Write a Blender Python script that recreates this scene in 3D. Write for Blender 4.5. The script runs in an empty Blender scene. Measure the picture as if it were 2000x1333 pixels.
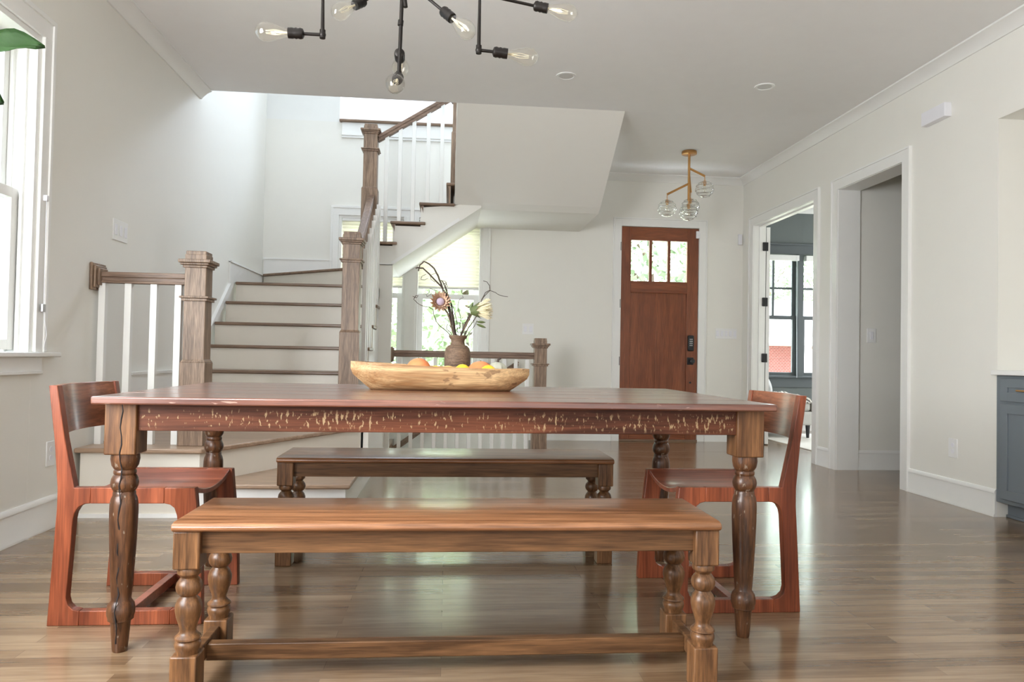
import bpy, bmesh, math, random
from mathutils import Vector, Matrix
random.seed(7)
C = bpy.context.scene.collection
S = bpy.context.scene
PI = math.pi

# ------------------------------------------------------------------ camera
F_PX, YAW, PITCH, ROLL, CAM_H = 1411.56, 0.08881568, 0.02230725, 0.01886991, 0.95
def cam_axes():
    f = Vector((math.sin(YAW), math.cos(YAW), 0)); r = Vector((math.cos(YAW), -math.sin(YAW), 0)); u = Vector((0, 0, 1))
    f2 = f*math.cos(PITCH) + u*math.sin(PITCH); u2 = u*math.cos(PITCH) - f*math.sin(PITCH)
    r3 = r*math.cos(ROLL) + u2*math.sin(ROLL); u3 = u2*math.cos(ROLL) - r*math.sin(ROLL)
    return r3, u3, f2
_r, _u, _f = cam_axes()
cd = bpy.data.cameras.new('camera'); cam = bpy.data.objects.new('camera', cd); C.objects.link(cam)
cam.matrix_world = Matrix(((_r.x, _u.x, -_f.x, 0), (_r.y, _u.y, -_f.y, 0), (_r.z, _u.z, -_f.z, CAM_H), (0, 0, 0, 1)))
cd.sensor_width = 36; cd.lens = F_PX*36/2000; cd.clip_start = 0.05; cd.clip_end = 300
S.camera = cam

# ------------------------------------------------------------------ world, sun, exposure
W = bpy.data.worlds.new('sky'); S.world = W; W.use_nodes = True
wn = W.node_tree.nodes; wl = W.node_tree.links
bg = wn['Background']; bg.inputs[0].default_value = (0.84, 0.93, 1.0, 1); bg.inputs[1].default_value = 12.0
sd = bpy.data.lights.new('sun', 'SUN'); sd.energy = 9; sd.angle = 0.02; sd.color = (1, .95, .86)
so = bpy.data.objects.new('sun', sd); C.objects.link(so); so.rotation_euler = (math.radians(38), math.radians(14), 0)
S.view_settings.view_transform = 'Standard'; S.view_settings.look = 'None'
S.view_settings.exposure = 0.46; S.view_settings.gamma = 1.0; S.view_settings.use_curve_mapping = False
S.cycles.max_bounces = 10; S.cycles.diffuse_bounces = 5; S.cycles.glossy_bounces = 4
S.cycles.transmission_bounces = 8; S.cycles.transparent_max_bounces = 16
S.cycles.sample_clamp_indirect = 6; S.cycles.caustics_reflective = False; S.cycles.caustics_refractive = False
S.cycles.use_denoising = True

def area(name, loc, aim, sx, sy, power, col=(1, 1, 1), portal=False):
    d = bpy.data.lights.new(name, 'AREA'); d.shape = 'RECTANGLE'; d.size = sx; d.size_y = sy; d.energy = power; d.color = col
    o = bpy.data.objects.new(name, d); C.objects.link(o); o.location = loc
    o.rotation_euler = (Vector(aim)-Vector(loc)).to_track_quat('-Z', 'Y').to_euler()
    if portal: d.cycles.is_portal = True
    return o
# portals guide the sky's light through the windows the photo shows
area('portal_left_window', (-2.22, 2.9, 1.73), (0, 2.9, 1.73), 1.9, 1.7, 1, portal=True)
area('portal_stair_window', (-.43, 8.5, 1.57), (-.43, 0, 1.57), 1.7, 2.0, 1, portal=True)
area('portal_office_window', (4.9, 9.92, 1.6), (4.9, 0, 1.6), 2.0, 1.8, 1, portal=True)
# daylight from upstairs windows; added fill lamps at the rear, left and office
area('rear_fill', (.6, -2.85, 1.5), (.6, 6, 5.5), 4.6, 2.2, 78, (.95, .97, 1))  # added fill lamp behind the camera; the rear wall has no windows
area('daylight_upper_landing', (.2, 7.3, 5.5), (-.9, 7.5, 2.0), 2.4, 1.4, 22, (.78, .88, 1))
area('daylight_upper_window', (-.1, 9.2, 5.2), (-2.3, 4.3, 1.2), 2.0, .8, 85, (.72, .83, 1))
area('left_rear_fill', (-2.0, 1.1, 1.7), (3, 2.6, 2.3), 2.0, 1.7, 215, (.95, .97, 1))  # added fill from the left, out of frame; no window opening here
area('office_fill', (7.3, 8.0, 1.7), (3.5, 8.6, .8), 1.6, 1.6, 60, (.93, .96, 1))  # added lamp to brighten the office; its side wall is solid

# ------------------------------------------------------------------ helpers
class MB:
    def __init__(s): s.bm = bmesh.new(); s.k = 0
    def box(s, x0, y0, z0, x1, y1, z1):
        e = .0002*(s.k % 6); s.k += 1; x0, x1 = min(x0, x1)-e, max(x0, x1)+e; y0, y1 = min(y0, y1)-e, max(y0, y1)+e; z0, z1 = min(z0, z1)-e, max(z0, z1)+e
        v = [s.bm.verts.new(p) for p in ((x0,y0,z0),(x1,y0,z0),(x1,y1,z0),(x0,y1,z0),(x0,y0,z1),(x1,y0,z1),(x1,y1,z1),(x0,y1,z1))]
        for f in ((3,2,1,0),(4,5,6,7),(0,1,5,4),(1,2,6,5),(2,3,7,6),(3,0,4,7)): s.bm.faces.new([v[i] for i in f])
        return s
    def prism(s, pts, plane, a, b):
        def P(u, w, t): return {'xz': (u, t, w), 'yz': (t, u, w), 'xy': (u, w, t)}[plane]
        A = [s.bm.verts.new(P(u, w, a)) for u, w in pts]; B = [s.bm.verts.new(P(u, w, b)) for u, w in pts]
        s.bm.faces.new(A); s.bm.faces.new(B[::-1]); n = len(pts)
        for i in range(n): s.bm.faces.new((A[i], B[i], B[(i+1) % n], A[(i+1) % n]))
        return s
    def frustum(s, k0, z0, k1, z1):
        A = [s.bm.verts.new((a*k0, b*k0, z0)) for a, b in ((-1,-1),(1,-1),(1,1),(-1,1))]; B_ = [s.bm.verts.new((a*k1, b*k1, z1)) for a, b in ((-1,-1),(1,-1),(1,1),(-1,1))]
        s.bm.faces.new(A[::-1]); s.bm.faces.new(B_)
        for i in range(4): s.bm.faces.new((A[i], A[(i+1) % 4], B_[(i+1) % 4], B_[i]))
        return s
    def lathe(s, prof, cx=0, cy=0, seg=28, M=None, caps=True):
        rings = []
        for z, r in prof:
            ring = []
            for i in range(seg):
                a = 2*PI*i/seg; p = Vector((cx+r*math.cos(a), cy+r*math.sin(a), z))
                if M: p = M @ p
                ring.append(s.bm.verts.new(p))
            rings.append(ring)
        for A, B in zip(rings, rings[1:]):
            for i in range(seg): s.bm.faces.new((A[i], A[(i+1) % seg], B[(i+1) % seg], B[i]))
        if caps: s.bm.faces.new(rings[0][::-1]); s.bm.faces.new(rings[-1])
        return s
    def tube(s, pts, r, seg=8, caps=True):
        pts = [Vector(p) for p in pts]; n = len(pts); rs = r if isinstance(r, (list, tuple)) else [r]*n
        rings = []; up = None
        for i, p in enumerate(pts):
            t = (pts[min(i+1, n-1)]-pts[max(i-1, 0)]).normalized()
            if up is None:
                up = Vector((0, 0, 1)) if abs(t.z) < .9 else Vector((1, 0, 0))
            x = t.cross(up).normalized(); y = x.cross(t).normalized(); up = y
            rings.append([s.bm.verts.new(p+(x*math.cos(2*PI*k/seg)+y*math.sin(2*PI*k/seg))*rs[i]) for k in range(seg)])
        for A, B in zip(rings, rings[1:]):
            for k in range(seg): s.bm.faces.new((A[k], A[(k+1) % seg], B[(k+1) % seg], B[k]))
        if caps: s.bm.faces.new(rings[0][::-1]); s.bm.faces.new(rings[-1])
        return s
    def bar(s, a, b, w, h):
        """rectangular bar from a to b, w wide (level), h high"""
        a = Vector(a); b = Vector(b); t = (b-a).normalized(); x = t.cross(Vector((0, 0, 1))).normalized(); y = x.cross(t).normalized()
        R = []
        for p in (a, b): R.append([s.bm.verts.new(p+x*sx*w/2+y*sy*h/2) for sx, sy in ((-1,-1),(1,-1),(1,1),(-1,1))])
        A, B = R
        s.bm.faces.new(A[::-1]); s.bm.faces.new(B)
        for k in range(4): s.bm.faces.new((A[k], A[(k+1) % 4], B[(k+1) % 4], B[k]))
        return s
    def ball(s, c, r, sc=(1, 1, 1), seg=20, rings=12):
        M = Matrix.Translation(c) @ Matrix.Diagonal((*[r*k for k in sc], 1))
        bmesh.ops.create_uvsphere(s.bm, u_segments=seg, v_segments=rings, radius=1, matrix=M); return s
    def build(s, name, mat, parent=None, label=None, bevel=0, smooth=True, seg=2, loc=None):
        bmesh.ops.recalc_face_normals(s.bm, faces=s.bm.faces)
        me = bpy.data.meshes.new(name); s.bm.to_mesh(me); s.bm.free()
        if smooth:
            for p in me.polygons: p.use_smooth = True
            me.set_sharp_from_angle(angle=math.radians(38))
        me.materials.append(mat)
        o = bpy.data.objects.new(name, me); C.objects.link(o)
        if parent: o.parent = parent
        if label: o['label'] = label
        if loc: o.location = loc
        if bevel:
            m = o.modifiers.new('bevel', 'BEVEL'); m.width = bevel; m.segments = seg; m.limit_method = 'ANGLE'; m.angle_limit = math.radians(40)
        return o
def B(*a): return MB().box(*a)
def thing(name, label, cat, loc=(0, 0, 0), rz=0, group=None):
    o = bpy.data.objects.new(name, None); C.objects.link(o); o.location = loc; o.rotation_euler = (0, 0, rz)
    o.empty_display_size = .1; o['label'] = label; o['category'] = cat
    if group: o['group'] = group
    return o
def tag(o, label, cat, group=None):
    o['label'] = label; o['category'] = cat
    if group: o['group'] = group
    return o
def struct(o, label=None):
    o['kind'] = 'structure'
    if label: o['label'] = label
    return o
def sempty(name, loc=(0, 0, 0), label=None):
    o = bpy.data.objects.new(name, None); C.objects.link(o); o.location = loc; o.empty_display_size = .1; return struct(o, label)
def kids(o): return [c for c in bpy.data.objects if c.parent == o]
def copy_tree(o, parent=None):
    c = o.copy(); C.objects.link(c); c.parent = parent
    for ch in kids(o): copy_tree(ch, c)
    return c

# ------------------------------------------------------------------ materials
def base(name):
    m = bpy.data.materials.new(name); m.use_nodes = True; nt = m.node_tree
    return m, nt, nt.nodes['Principled BSDF']
def plain(name, col, rough=.5, metal=0, coat=0, spec=.5, noise=0, bump=0, nscale=8):
    m, nt, b = base(name); b.inputs['Base Color'].default_value = (*col, 1); b.inputs['Roughness'].default_value = rough
    b.inputs['Metallic'].default_value = metal; b.inputs['Coat Weight'].default_value = coat; b.inputs['Specular IOR Level'].default_value = spec
    tc = nt.nodes.new('ShaderNodeTexCoord'); n = nt.nodes.new('ShaderNodeTexNoise'); n.inputs['Scale'].default_value = nscale; n.inputs['Detail'].default_value = 4
    nt.links.new(tc.outputs['Object'], n.inputs['Vector'])
    mx = nt.nodes.new('ShaderNodeMix'); mx.data_type = 'RGBA'
    k = noise if noise else .02
    mx.inputs[6].default_value = (*[c*(1-k) for c in col], 1); mx.inputs[7].default_value = (*[min(1, c*(1+k)) for c in col], 1)
    nt.links.new(n.outputs['Fac'], mx.inputs[0]); nt.links.new(mx.outputs[2], b.inputs['Base Color'])
    if bump:
        bp = nt.nodes.new('ShaderNodeBump'); bp.inputs['Strength'].default_value = bump; bp.inputs['Distance'].default_value = .01
        nt.links.new(n.outputs['Fac'], bp.inputs['Height']); nt.links.new(bp.outputs['Normal'], b.inputs['Normal'])
    return m
def wood(name, dark, light, axis='x', across=14, along=1.2, rough=.4, coat=0, fine=.5, bump=.15, chips=None, spec=.5, coat_rough=.15, pores=.78):
    m, nt, b = base(name); N = nt.nodes; L = nt.links
    tc = N.new('ShaderNodeTexCoord'); mp = N.new('ShaderNodeMapping'); sc = [across]*3; sc['xyz'.index(axis)] = along
    mp.inputs['Scale'].default_value = sc; L.new(tc.outputs['Object'], mp.inputs['Vector'])
    n1 = N.new('ShaderNodeTexNoise'); n1.inputs['Scale'].default_value = 1; n1.inputs['Detail'].default_value = 5; n1.inputs['Distortion'].default_value = 1.2
    n2 = N.new('ShaderNodeTexNoise'); n2.inputs['Scale'].default_value = 7; n2.inputs['Detail'].default_value = 4; n2.inputs['Distortion'].default_value = .4
    L.new(mp.outputs[0], n1.inputs['Vector']); L.new(mp.outputs[0], n2.inputs['Vector'])
    ad = N.new('ShaderNodeMix'); ad.data_type = 'FLOAT'; ad.inputs[0].default_value = fine*.6
    L.new(n1.outputs['Fac'], ad.inputs[2]); L.new(n2.outputs['Fac'], ad.inputs[3])
    cr = N.new('ShaderNodeValToRGB'); cr.color_ramp.elements[0].position = .39; cr.color_ramp.elements[1].position = .62
    cr.color_ramp.elements[0].color = (*dark, 1); cr.color_ramp.elements[1].color = (*light, 1)
    L.new(ad.outputs[0], cr.inputs[0]); out = cr.outputs[0]
    # pores and dark growth streaks
    n3 = N.new('ShaderNodeTexNoise'); n3.inputs['Scale'].default_value = 20; n3.inputs['Detail'].default_value = 3; m3 = N.new('ShaderNodeMapping')
    m3.inputs['Scale'].default_value = [.35 if 'xyz'[i] == axis else 1 for i in range(3)]; L.new(mp.outputs[0], m3.inputs['Vector']); L.new(m3.outputs[0], n3.inputs['Vector'])
    r3 = N.new('ShaderNodeMapRange'); r3.inputs[1].default_value = .40; r3.inputs[2].default_value = .60; r3.inputs[3].default_value = pores; r3.inputs[4].default_value = 1.08; L.new(n3.outputs['Fac'], r3.inputs[0])
    mu = N.new('ShaderNodeVectorMath'); mu.operation = 'SCALE'; L.new(out, mu.inputs[0]); L.new(r3.outputs[0], mu.inputs['Scale']); out = mu.outputs[0]
    if chips:
        # worn flecks of old paint: short strokes, with a shape of their own
        col, sc3, th, zlo, zhi = chips
        m2 = N.new('ShaderNodeMapping'); m2.inputs['Scale'].default_value = sc3; L.new(tc.outputs['Object'], m2.inputs['Vector'])
        v = N.new('ShaderNodeTexNoise'); v.inputs['Scale'].default_value = 1; v.inputs['Detail'].default_value = 2.5; v.inputs['Roughness'].default_value = .6; L.new(m2.outputs[0], v.inputs['Vector'])
        big = N.new('ShaderNodeTexNoise'); big.inputs['Scale'].default_value = 4.0; big.inputs['Detail'].default_value = 1; L.new(tc.outputs['Object'], big.inputs['Vector'])
        sm = N.new('ShaderNodeMath'); sm.operation = 'MULTIPLY_ADD'; L.new(big.outputs['Fac'], sm.inputs[0]); sm.inputs[1].default_value = .28; L.new(v.outputs['Fac'], sm.inputs[2])
        r = N.new('ShaderNodeMapRange'); r.inputs[1].default_value = th; r.inputs[2].default_value = th+.05; L.new(sm.outputs[0], r.inputs[0])
        sx = N.new('ShaderNodeSeparateXYZ'); L.new(tc.outputs['Object'], sx.inputs[0])
        z1 = N.new('ShaderNodeMapRange'); z1.inputs[1].default_value = zlo; z1.inputs[2].default_value = zlo+.02; L.new(sx.outputs[2], z1.inputs[0])
        z2 = N.new('ShaderNodeMapRange'); z2.inputs[1].default_value = zhi; z2.inputs[2].default_value = zhi-.02; L.new(sx.outputs[2], z2.inputs[0])
        a = N.new('ShaderNodeMath'); a.operation = 'MULTIPLY'; L.new(r.outputs[0], a.inputs[0]); L.new(z1.outputs[0], a.inputs[1])
        a2 = N.new('ShaderNodeMath'); a2.operation = 'MULTIPLY'; L.new(a.outputs[0], a2.inputs[0]); L.new(z2.outputs[0], a2.inputs[1])
        a3 = N.new('ShaderNodeMath'); a3.operation = 'MULTIPLY'; L.new(a2.outputs[0], a3.inputs[0]); a3.inputs[1].default_value = .8
        mx = N.new('ShaderNodeMix'); mx.data_type = 'RGBA'; L.new(a3.outputs[0], mx.inputs[0]); L.new(out, mx.inputs[6]); mx.inputs[7].default_value = (*col, 1); out = mx.outputs[2]
    L.new(out, b.inputs['Base Color']); b.inputs['Roughness'].default_value = rough; b.inputs['Coat Weight'].default_value = coat
    b.inputs['Coat Roughness'].default_value = coat_rough; b.inputs['Specular IOR Level'].default_value = spec
    bp = N.new('ShaderNodeBump'); bp.inputs['Strength'].default_value = bump; bp.inputs['Distance'].default_value = .002
    L.new(n2.outputs['Fac'], bp.inputs['Height']); L.new(bp.outputs['Normal'], b.inputs['Normal'])
    return m
def thin_glass(name, tint=(1, 1, 1), edge=.5, power=3.0, rough=0.0, floor_=.03):
    m = bpy.data.materials.new(name); m.use_nodes = True; nt = m.node_tree; N = nt.nodes; L = nt.links
    for n in list(N): N.remove(n)
    o = N.new('ShaderNodeOutputMaterial'); t = N.new('ShaderNodeBsdfTransparent'); t.inputs[0].default_value = (*tint, 1)
    g = N.new('ShaderNodeBsdfGlossy'); g.inputs['Roughness'].default_value = rough
    lw = N.new('ShaderNodeLayerWeight'); lw.inputs[0].default_value = .5
    pw = N.new('ShaderNodeMath'); pw.operation = 'POWER'; pw.inputs[1].default_value = power; L.new(lw.outputs['Facing'], pw.inputs[0])
    ml = N.new('ShaderNodeMath'); ml.operation = 'MULTIPLY_ADD'; ml.inputs[1].default_value = edge; ml.inputs[2].default_value = floor_; L.new(pw.outputs[0], ml.inputs[0])
    mx = N.new('ShaderNodeMixShader'); L.new(ml.outputs[0], mx.inputs[0]); L.new(t.outputs[0], mx.inputs[1]); L.new(g.outputs[0], mx.inputs[2]); L.new(mx.outputs[0], o.inputs[0])
    return m
def floor_mat():
    m, nt, b = base('oak strip floor'); N = nt.nodes; L = nt.links
    tc = N.new('ShaderNodeTexCoord')
    br = N.new('ShaderNodeTexBrick'); br.inputs['Scale'].default_value = 1; br.inputs['Brick Width'].default_value = .95; br.inputs['Row Height'].default_value = .062
    br.inputs['Mortar Size'].default_value = .0011; br.inputs['Mortar Smooth'].default_value = .3; br.offset = .37; br.offset_frequency = 2
    br.inputs['Color1'].default_value = (0, 0, 0, 1); br.inputs['Color2'].default_value = (1, 1, 1, 1); br.inputs['Mortar'].default_value = (.5, .5, .5, 1); br.inputs['Bias'].default_value = 0
    L.new(tc.outputs['Object'], br.inputs['Vector'])
    mp = N.new('ShaderNodeMapping'); mp.inputs['Scale'].default_value = (1.3, 16, 16); L.new(tc.outputs['Object'], mp.inputs['Vector'])
    n = N.new('ShaderNodeTexNoise'); n.inputs['Scale'].default_value = 1; n.inputs['Detail'].default_value = 6; n.inputs['Distortion'].default_value = .5; L.new(mp.outputs[0], n.inputs['Vector'])
    n2 = N.new('ShaderNodeTexNoise'); n2.inputs['Scale'].default_value = 5; n2.inputs['Detail'].default_value = 4; L.new(mp.outputs[0], n2.inputs['Vector'])
    s1 = N.new('ShaderNodeMix'); s1.data_type = 'FLOAT'; s1.inputs[0].default_value = .45; L.new(n.outputs['Fac'], s1.inputs[2]); L.new(n2.outputs['Fac'], s1.inputs[3])
    ad = N.new('ShaderNodeMath'); ad.operation = 'MULTIPLY_ADD'; sp = N.new('ShaderNodeSeparateColor'); L.new(br.outputs['Color'], sp.inputs[0])
    L.new(sp.outputs[0], ad.inputs[0]); ad.inputs[1].default_value = .36; L.new(s1.outputs[0], ad.inputs[2])
    cr = N.new('ShaderNodeValToRGB'); e = cr.color_ramp.elements; e[0].position = .36; e[0].color = (.105, .060, .030, 1); e[1].position = .92; e[1].color = (.32, .220, .130, 1)
    k = cr.color_ramp.elements.new(.64); k.color = (.210, .132, .072, 1)
    L.new(ad.outputs[0], cr.inputs[0])
    mx = N.new('ShaderNodeMix'); mx.data_type = 'RGBA'; mx.inputs[7].default_value = (.12, .075, .045, 1); L.new(cr.outputs[0], mx.inputs[6])
    f = N.new('ShaderNodeMath'); f.operation = 'MULTIPLY'; f.inputs[1].default_value = .6; L.new(br.outputs['Fac'], f.inputs[0]); L.new(f.outputs[0], mx.inputs[0])
    L.new(mx.outputs[2], b.inputs['Base Color']); b.inputs['Roughness'].default_value = .22; b.inputs['Coat Weight'].default_value = .35; b.inputs['Coat Roughness'].default_value = .12
    bp = N.new('ShaderNodeBump'); bp.inputs['Strength'].default_value = .05; bp.inputs['Distance'].default_value = .002; L.new(s1.outputs[0], bp.inputs['Height']); L.new(bp.outputs['Normal'], b.inputs['Normal'])
    return m

M = {}
M['wall'] = plain('cream wall paint', (.82, .808, .752), .55, noise=.01)
M['wall_up'] = plain('white wall paint upstairs', (.82, .82, .79), .55)
M['ceil'] = plain('ceiling paint', (.86, .855, .845), .7)
M['trim'] = plain('white trim paint', (.84, .84, .815), .32)
M['riser'] = plain('cream riser paint', (.83, .79, .70), .35)
M['baluster'] = plain('white baluster paint', (.86, .86, .83), .32)
M['grey_wall'] = plain('slate grey office paint', (.135, .155, .150), .55)
M['grey_trim'] = plain('slate grey window trim', (.10, .115, .120), .4)
M['cabinet'] = plain('blue grey cabinet paint', (.165, .190, .215), .35)
M['stone'] = plain('white quartz', (.86, .86, .84), .15)
M['oak'] = wood('stained oak', (.19, .122, .080), (.38, .26, .175), 'z', across=26, along=1.6, rough=.42, fine=.7, pores=.66)
M['oak_x'] = wood('stained oak rail', (.16, .098, .064), (.30, .195, .135), 'x', across=26, along=1.6, rough=.42, fine=.7)
M['oak_y'] = wood('stained oak rail lengthwise', (.16, .098, .064), (.30, .195, .135), 'y', across=26, along=1.6, rough=.42, fine=.7)
M['tread'] = wood('stained oak tread', (.17, .108, .068), (.29, .19, .125), 'x', across=20, along=1.2, rough=.3, fine=.6)
M['landing'] = wood('stained oak landing', (.33, .22, .145), (.46, .32, .22), 'x', across=18, along=1.1, rough=.3, fine=.6)
M['floor'] = floor_mat()
M['door'] = wood('mahogany door', (.19, .050, .017), (.275, .082, .030), 'z', across=9, along=.9, rough=.35, coat=.2)
M['door_x'] = wood('mahogany door rail', (.19, .050, .017), (.275, .082, .030), 'x', across=9, along=.9, rough=.35, coat=.2)
M['table_top'] = wood('red washed table top', (.105, .032, .018), (.23, .085, .050), 'x', across=11, along=.9, rough=.30, coat=1.0, bump=.02, coat_rough=.22, chips=((.40, .26, .20), (14, 60, 60), .80, -1, 3))
M['apron'] = wood('distressed red brown apron', (.050, .016, .008), (.160, .054, .026), 'x', across=13, along=1.0, rough=.45, coat=0, spec=.2, chips=((.50, .36, .20), (95, 6, 34), .715, .700, .770))
M['table_leg'] = wood('worn brown turned leg', (.048, .019, .008), (.185, .080, .034), 'z', across=14, along=2.0, rough=.36, coat=.1, spec=.4, chips=((.26, .21, .16), (70, 70, 30), .80, -1, .75))
M['leg_block'] = wood('golden brown leg block', (.10, .042, .015), (.28, .132, .052), 'z', across=14, along=1.5, rough=.42, coat=0, spec=.35)
M['bench_top'] = wood('honey bench top', (.17, .070, .028), (.42, .195, .090), 'x', across=13, along=.9, rough=.30, coat=.3, bump=.05)
M['bench'] = wood('honey bench frame', (.075, .035, .014), (.22, .110, .048), 'x', across=14, along=1.1, rough=.42, coat=0, spec=.3)
M['bench_leg'] = wood('honey bench leg', (.085, .038, .015), (.27, .130, .054), 'z', across=12, along=1.6, rough=.36, coat=.05, spec=.4)
M['chair'] = wood('red cherry wood', (.15, .034, .013), (.37, .100, .042), 'z', across=8, along=.8, rough=.38, coat=0, spec=.4, fine=.3, bump=.05)
M['chair_x'] = wood('red cherry seat', (.17, .040, .020), (.40, .115, .060), 'x', across=9, along=.8, rough=.30, coat=.2, bump=.05)
M['chair_y'] = wood('cherry backrest', (.17, .060, .030), (.34, .13, .065), 'y', across=7, along=.8, rough=.30, coat=.3, bump=.03)
M['bowl'] = wood('pale carved bowl wood', (.34, .175, .070), (.66, .45, .23), 'x', across=16, along=1.4, rough=.6, chips=((.22, .125, .06), (16, 20, 34), .78, -1, 3))
M['vase'] = wood('brown earthenware', (.10, .062, .038), (.21, .135, .085), 'x', across=30, along=3, rough=.75, fine=.8)
M['black'] = plain('black metal', (.018, .015, .013), .38, metal=.6)
M['blackp'] = plain('black satin hardware', (.015, .015, .017), .35)
M['brass'] = plain('aged brass', (.62, .34, .13), .28, metal=1)
M['steel'] = plain('steel', (.5, .5, .5), .3, metal=1)
M['plastic'] = plain('white plastic', (.82, .82, .86), .3)
M['plate'] = plain('white wall plate', (.84, .84, .83), .3)
M['pane'] = thin_glass('window glass', edge=.6, power=4, floor_=.02)
M['bulb'] = thin_glass('amber bulb glass', (1, .992, .955), edge=.7, power=2.6, floor_=.05)
M['globe'] = thin_glass('clear ribbed globe glass', (.985, .99, .98), edge=.8, power=1.6, floor_=.06)
M['rib'] = thin_glass('thick glass rib', (1, 1, 1), edge=.5, power=1, floor_=.35)
M['filament'] = plain('filament', (.72, .66, .50), .4)
M['leaf'] = plain('fiddle leaf green', (.016, .060, .008), .3, noise=.35, bump=.3, nscale=14)
M['bark'] = plain('bark', (.11, .075, .05), .8, noise=.3, bump=.5, nscale=30)
M['twig'] = plain('dark twig', (.045, .028, .020), .7, noise=.3, nscale=60)
M['petal'] = plain('dusty peach petals', (.56, .37, .25), .7, noise=.15, nscale=40)
M['petal_c'] = plain('lilac flower centre', (.36, .29, .36), .8, noise=.15, nscale=90)
M['cream_petal'] = plain('cream petals', (.74, .68, .46), .7, noise=.15, nscale=40)
M['green'] = plain('olive green sepals', (.10, .13, .045), .6, noise=.3, nscale=30)
M['grapefruit'] = plain('pink grapefruit peel', (.78, .26, .10), .42, noise=.18, bump=.12, nscale=9)
M['lemon'] = plain('lemon peel', (.90, .62, .035), .42, noise=.12, bump=.12, nscale=12)
M['gourd'] = plain('grey green squash rind', (.42, .42, .34), .6, noise=.4, nscale=14)
M['orange'] = plain('pale orange peel', (.72, .46, .16), .45, noise=.15, bump=.1, nscale=10)
M['fabric'] = plain('light grey upholstery', (.50, .49, .46), .9, noise=.06, bump=.2, nscale=60)
M['white_fabric'] = plain('white pillow cotton', (.78, .79, .80), .9, bump=.2, nscale=40)
M['rug'] = plain('ivory rug', (.72, .69, .63), .95, noise=.05, bump=.3, nscale=80)
M['slab'] = plain('pale outdoor concrete', (.5, .48, .44), .9, noise=.1)
M['grass'] = plain('lawn', (.26, .27, .20), .9, noise=.3, nscale=3)
M['foliage'] = plain('tree leaves', (.40, .49, .31), .7, noise=.5, nscale=1.5)
M['foliage2'] = plain('bluish tree leaves', (.40, .52, .40), .7, noise=.5, nscale=1.5)
M['foliage3'] = plain('deep green tree leaves', (.24, .31, .20), .7, noise=.5, nscale=1.5)
M['roof'] = plain('grey roof shingles', (.30, .30, .31), .9, noise=.1)
M['cardboard'] = plain('terracotta pot clay', (.36, .30, .26), .8, noise=.1)
def shade_mat():
    m, nt, b = base('cream cellular shade fabric'); N = nt.nodes; L = nt.links
    b.inputs['Base Color'].default_value = (.88, .86, .78, 1); b.inputs['Roughness'].default_value = .9
    t = N.new('ShaderNodeBsdfTranslucent'); t.inputs[0].default_value = (.97, .95, .86, 1)
    mx = N.new('ShaderNodeMixShader'); mx.inputs[0].default_value = .5; out = N['Material Output']
    L.new(b.outputs[0], mx.inputs[1]); L.new(t.outputs[0], mx.inputs[2]); L.new(mx.outputs[0], out.inputs[0]); return m
M['shade'] = shade_mat()
def brick_mat():
    m, nt, b = base('red brick'); N = nt.nodes; L = nt.links
    tc = N.new('ShaderNodeTexCoord'); mp = N.new('ShaderNodeMapping'); mp.inputs['Rotation'].default_value = (PI/2, 0, 0); br = N.new('ShaderNodeTexBrick'); br.inputs['Scale'].default_value = 4
    br.inputs['Color1'].default_value = (.22, .060, .050, 1); br.inputs['Color2'].default_value = (.17, .045, .038, 1); br.inputs['Mortar'].default_value = (.30, .22, .20, 1)
    L.new(tc.outputs['Object'], mp.inputs[0]); L.new(mp.outputs[0], br.inputs[0]); L.new(br.outputs[0], b.inputs['Base Color']); b.inputs['Roughness'].default_value = .9; return m
M['brick'] = brick_mat()
def zebra_mat():
    m, nt, b = base('black and white throw knit'); N = nt.nodes; L = nt.links
    tc = N.new('ShaderNodeTexCoord'); w = N.new('ShaderNodeTexWave'); w.inputs['Scale'].default_value = 7; w.inputs['Distortion'].default_value = 7; w.inputs['Detail'].default_value = 3
    cr = N.new('ShaderNodeValToRGB'); cr.color_ramp.elements[0].position = .35; cr.color_ramp.elements[1].position = .55
    cr.color_ramp.elements[0].color = (.10, .09, .08, 1); cr.color_ramp.elements[1].color = (.62, .58, .50, 1)
    L.new(tc.outputs['Object'], w.inputs[0]); L.new(w.outputs['Fac'], cr.inputs[0]); L.new(cr.outputs[0], b.inputs['Base Color']); b.inputs['Roughness'].default_value = .95; return m
M['zebra'] = zebra_mat()

# ------------------------------------------------------------------ the shell
XL, XR, YF, ZC = -2.08, 3.47, 8.28, 3.115
def holes(lo, hi, z0, z1, ops):
    """cover [lo,hi]x[z0,z1] minus openings (a,b,za,zb) with rectangles"""
    R = []; cuts = sorted(ops); p = lo
    for a, b, za, zb in cuts:
        if a > p: R.append((p, a, z0, z1))
        if za > z0: R.append((a, b, z0, za))
        if zb < z1: R.append((a, b, zb, z1))
        p = b
    if p < hi: R.append((p, hi, z0, z1))
    return R
def wall_x(name, x0, x1, lo, hi, z0, z1, ops, mat):
    m = MB()
    for a, b, c, d in holes(lo, hi, z0, z1, ops): m.box(x0, a, c, x1, b, d)
    return struct(m.build(name, mat, smooth=False))
def wall_y(name, y0, y1, lo, hi, z0, z1, ops, mat):
    m = MB()
    for a, b, c, d in holes(lo, hi, z0, z1, ops): m.box(a, y0, c, b, y1, d)
    return struct(m.build(name, mat, smooth=False))
O1 = (6.59, 7.97, 0, 2.51); O2 = (5.245, 6.17, 0, 2.51); NK = (2.2, 4.285, 0, 2.53)
wall_x('wall_left', XL-.16, XL, -3, 8.28, 0, 5.7, [(2.0, 3.83, .93, 2.53)], M['wall'])
wall_x('wall_right', XR, XR+.2, -3, 6.39, 0, ZC, [NK, O2], M['wall'])
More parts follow.
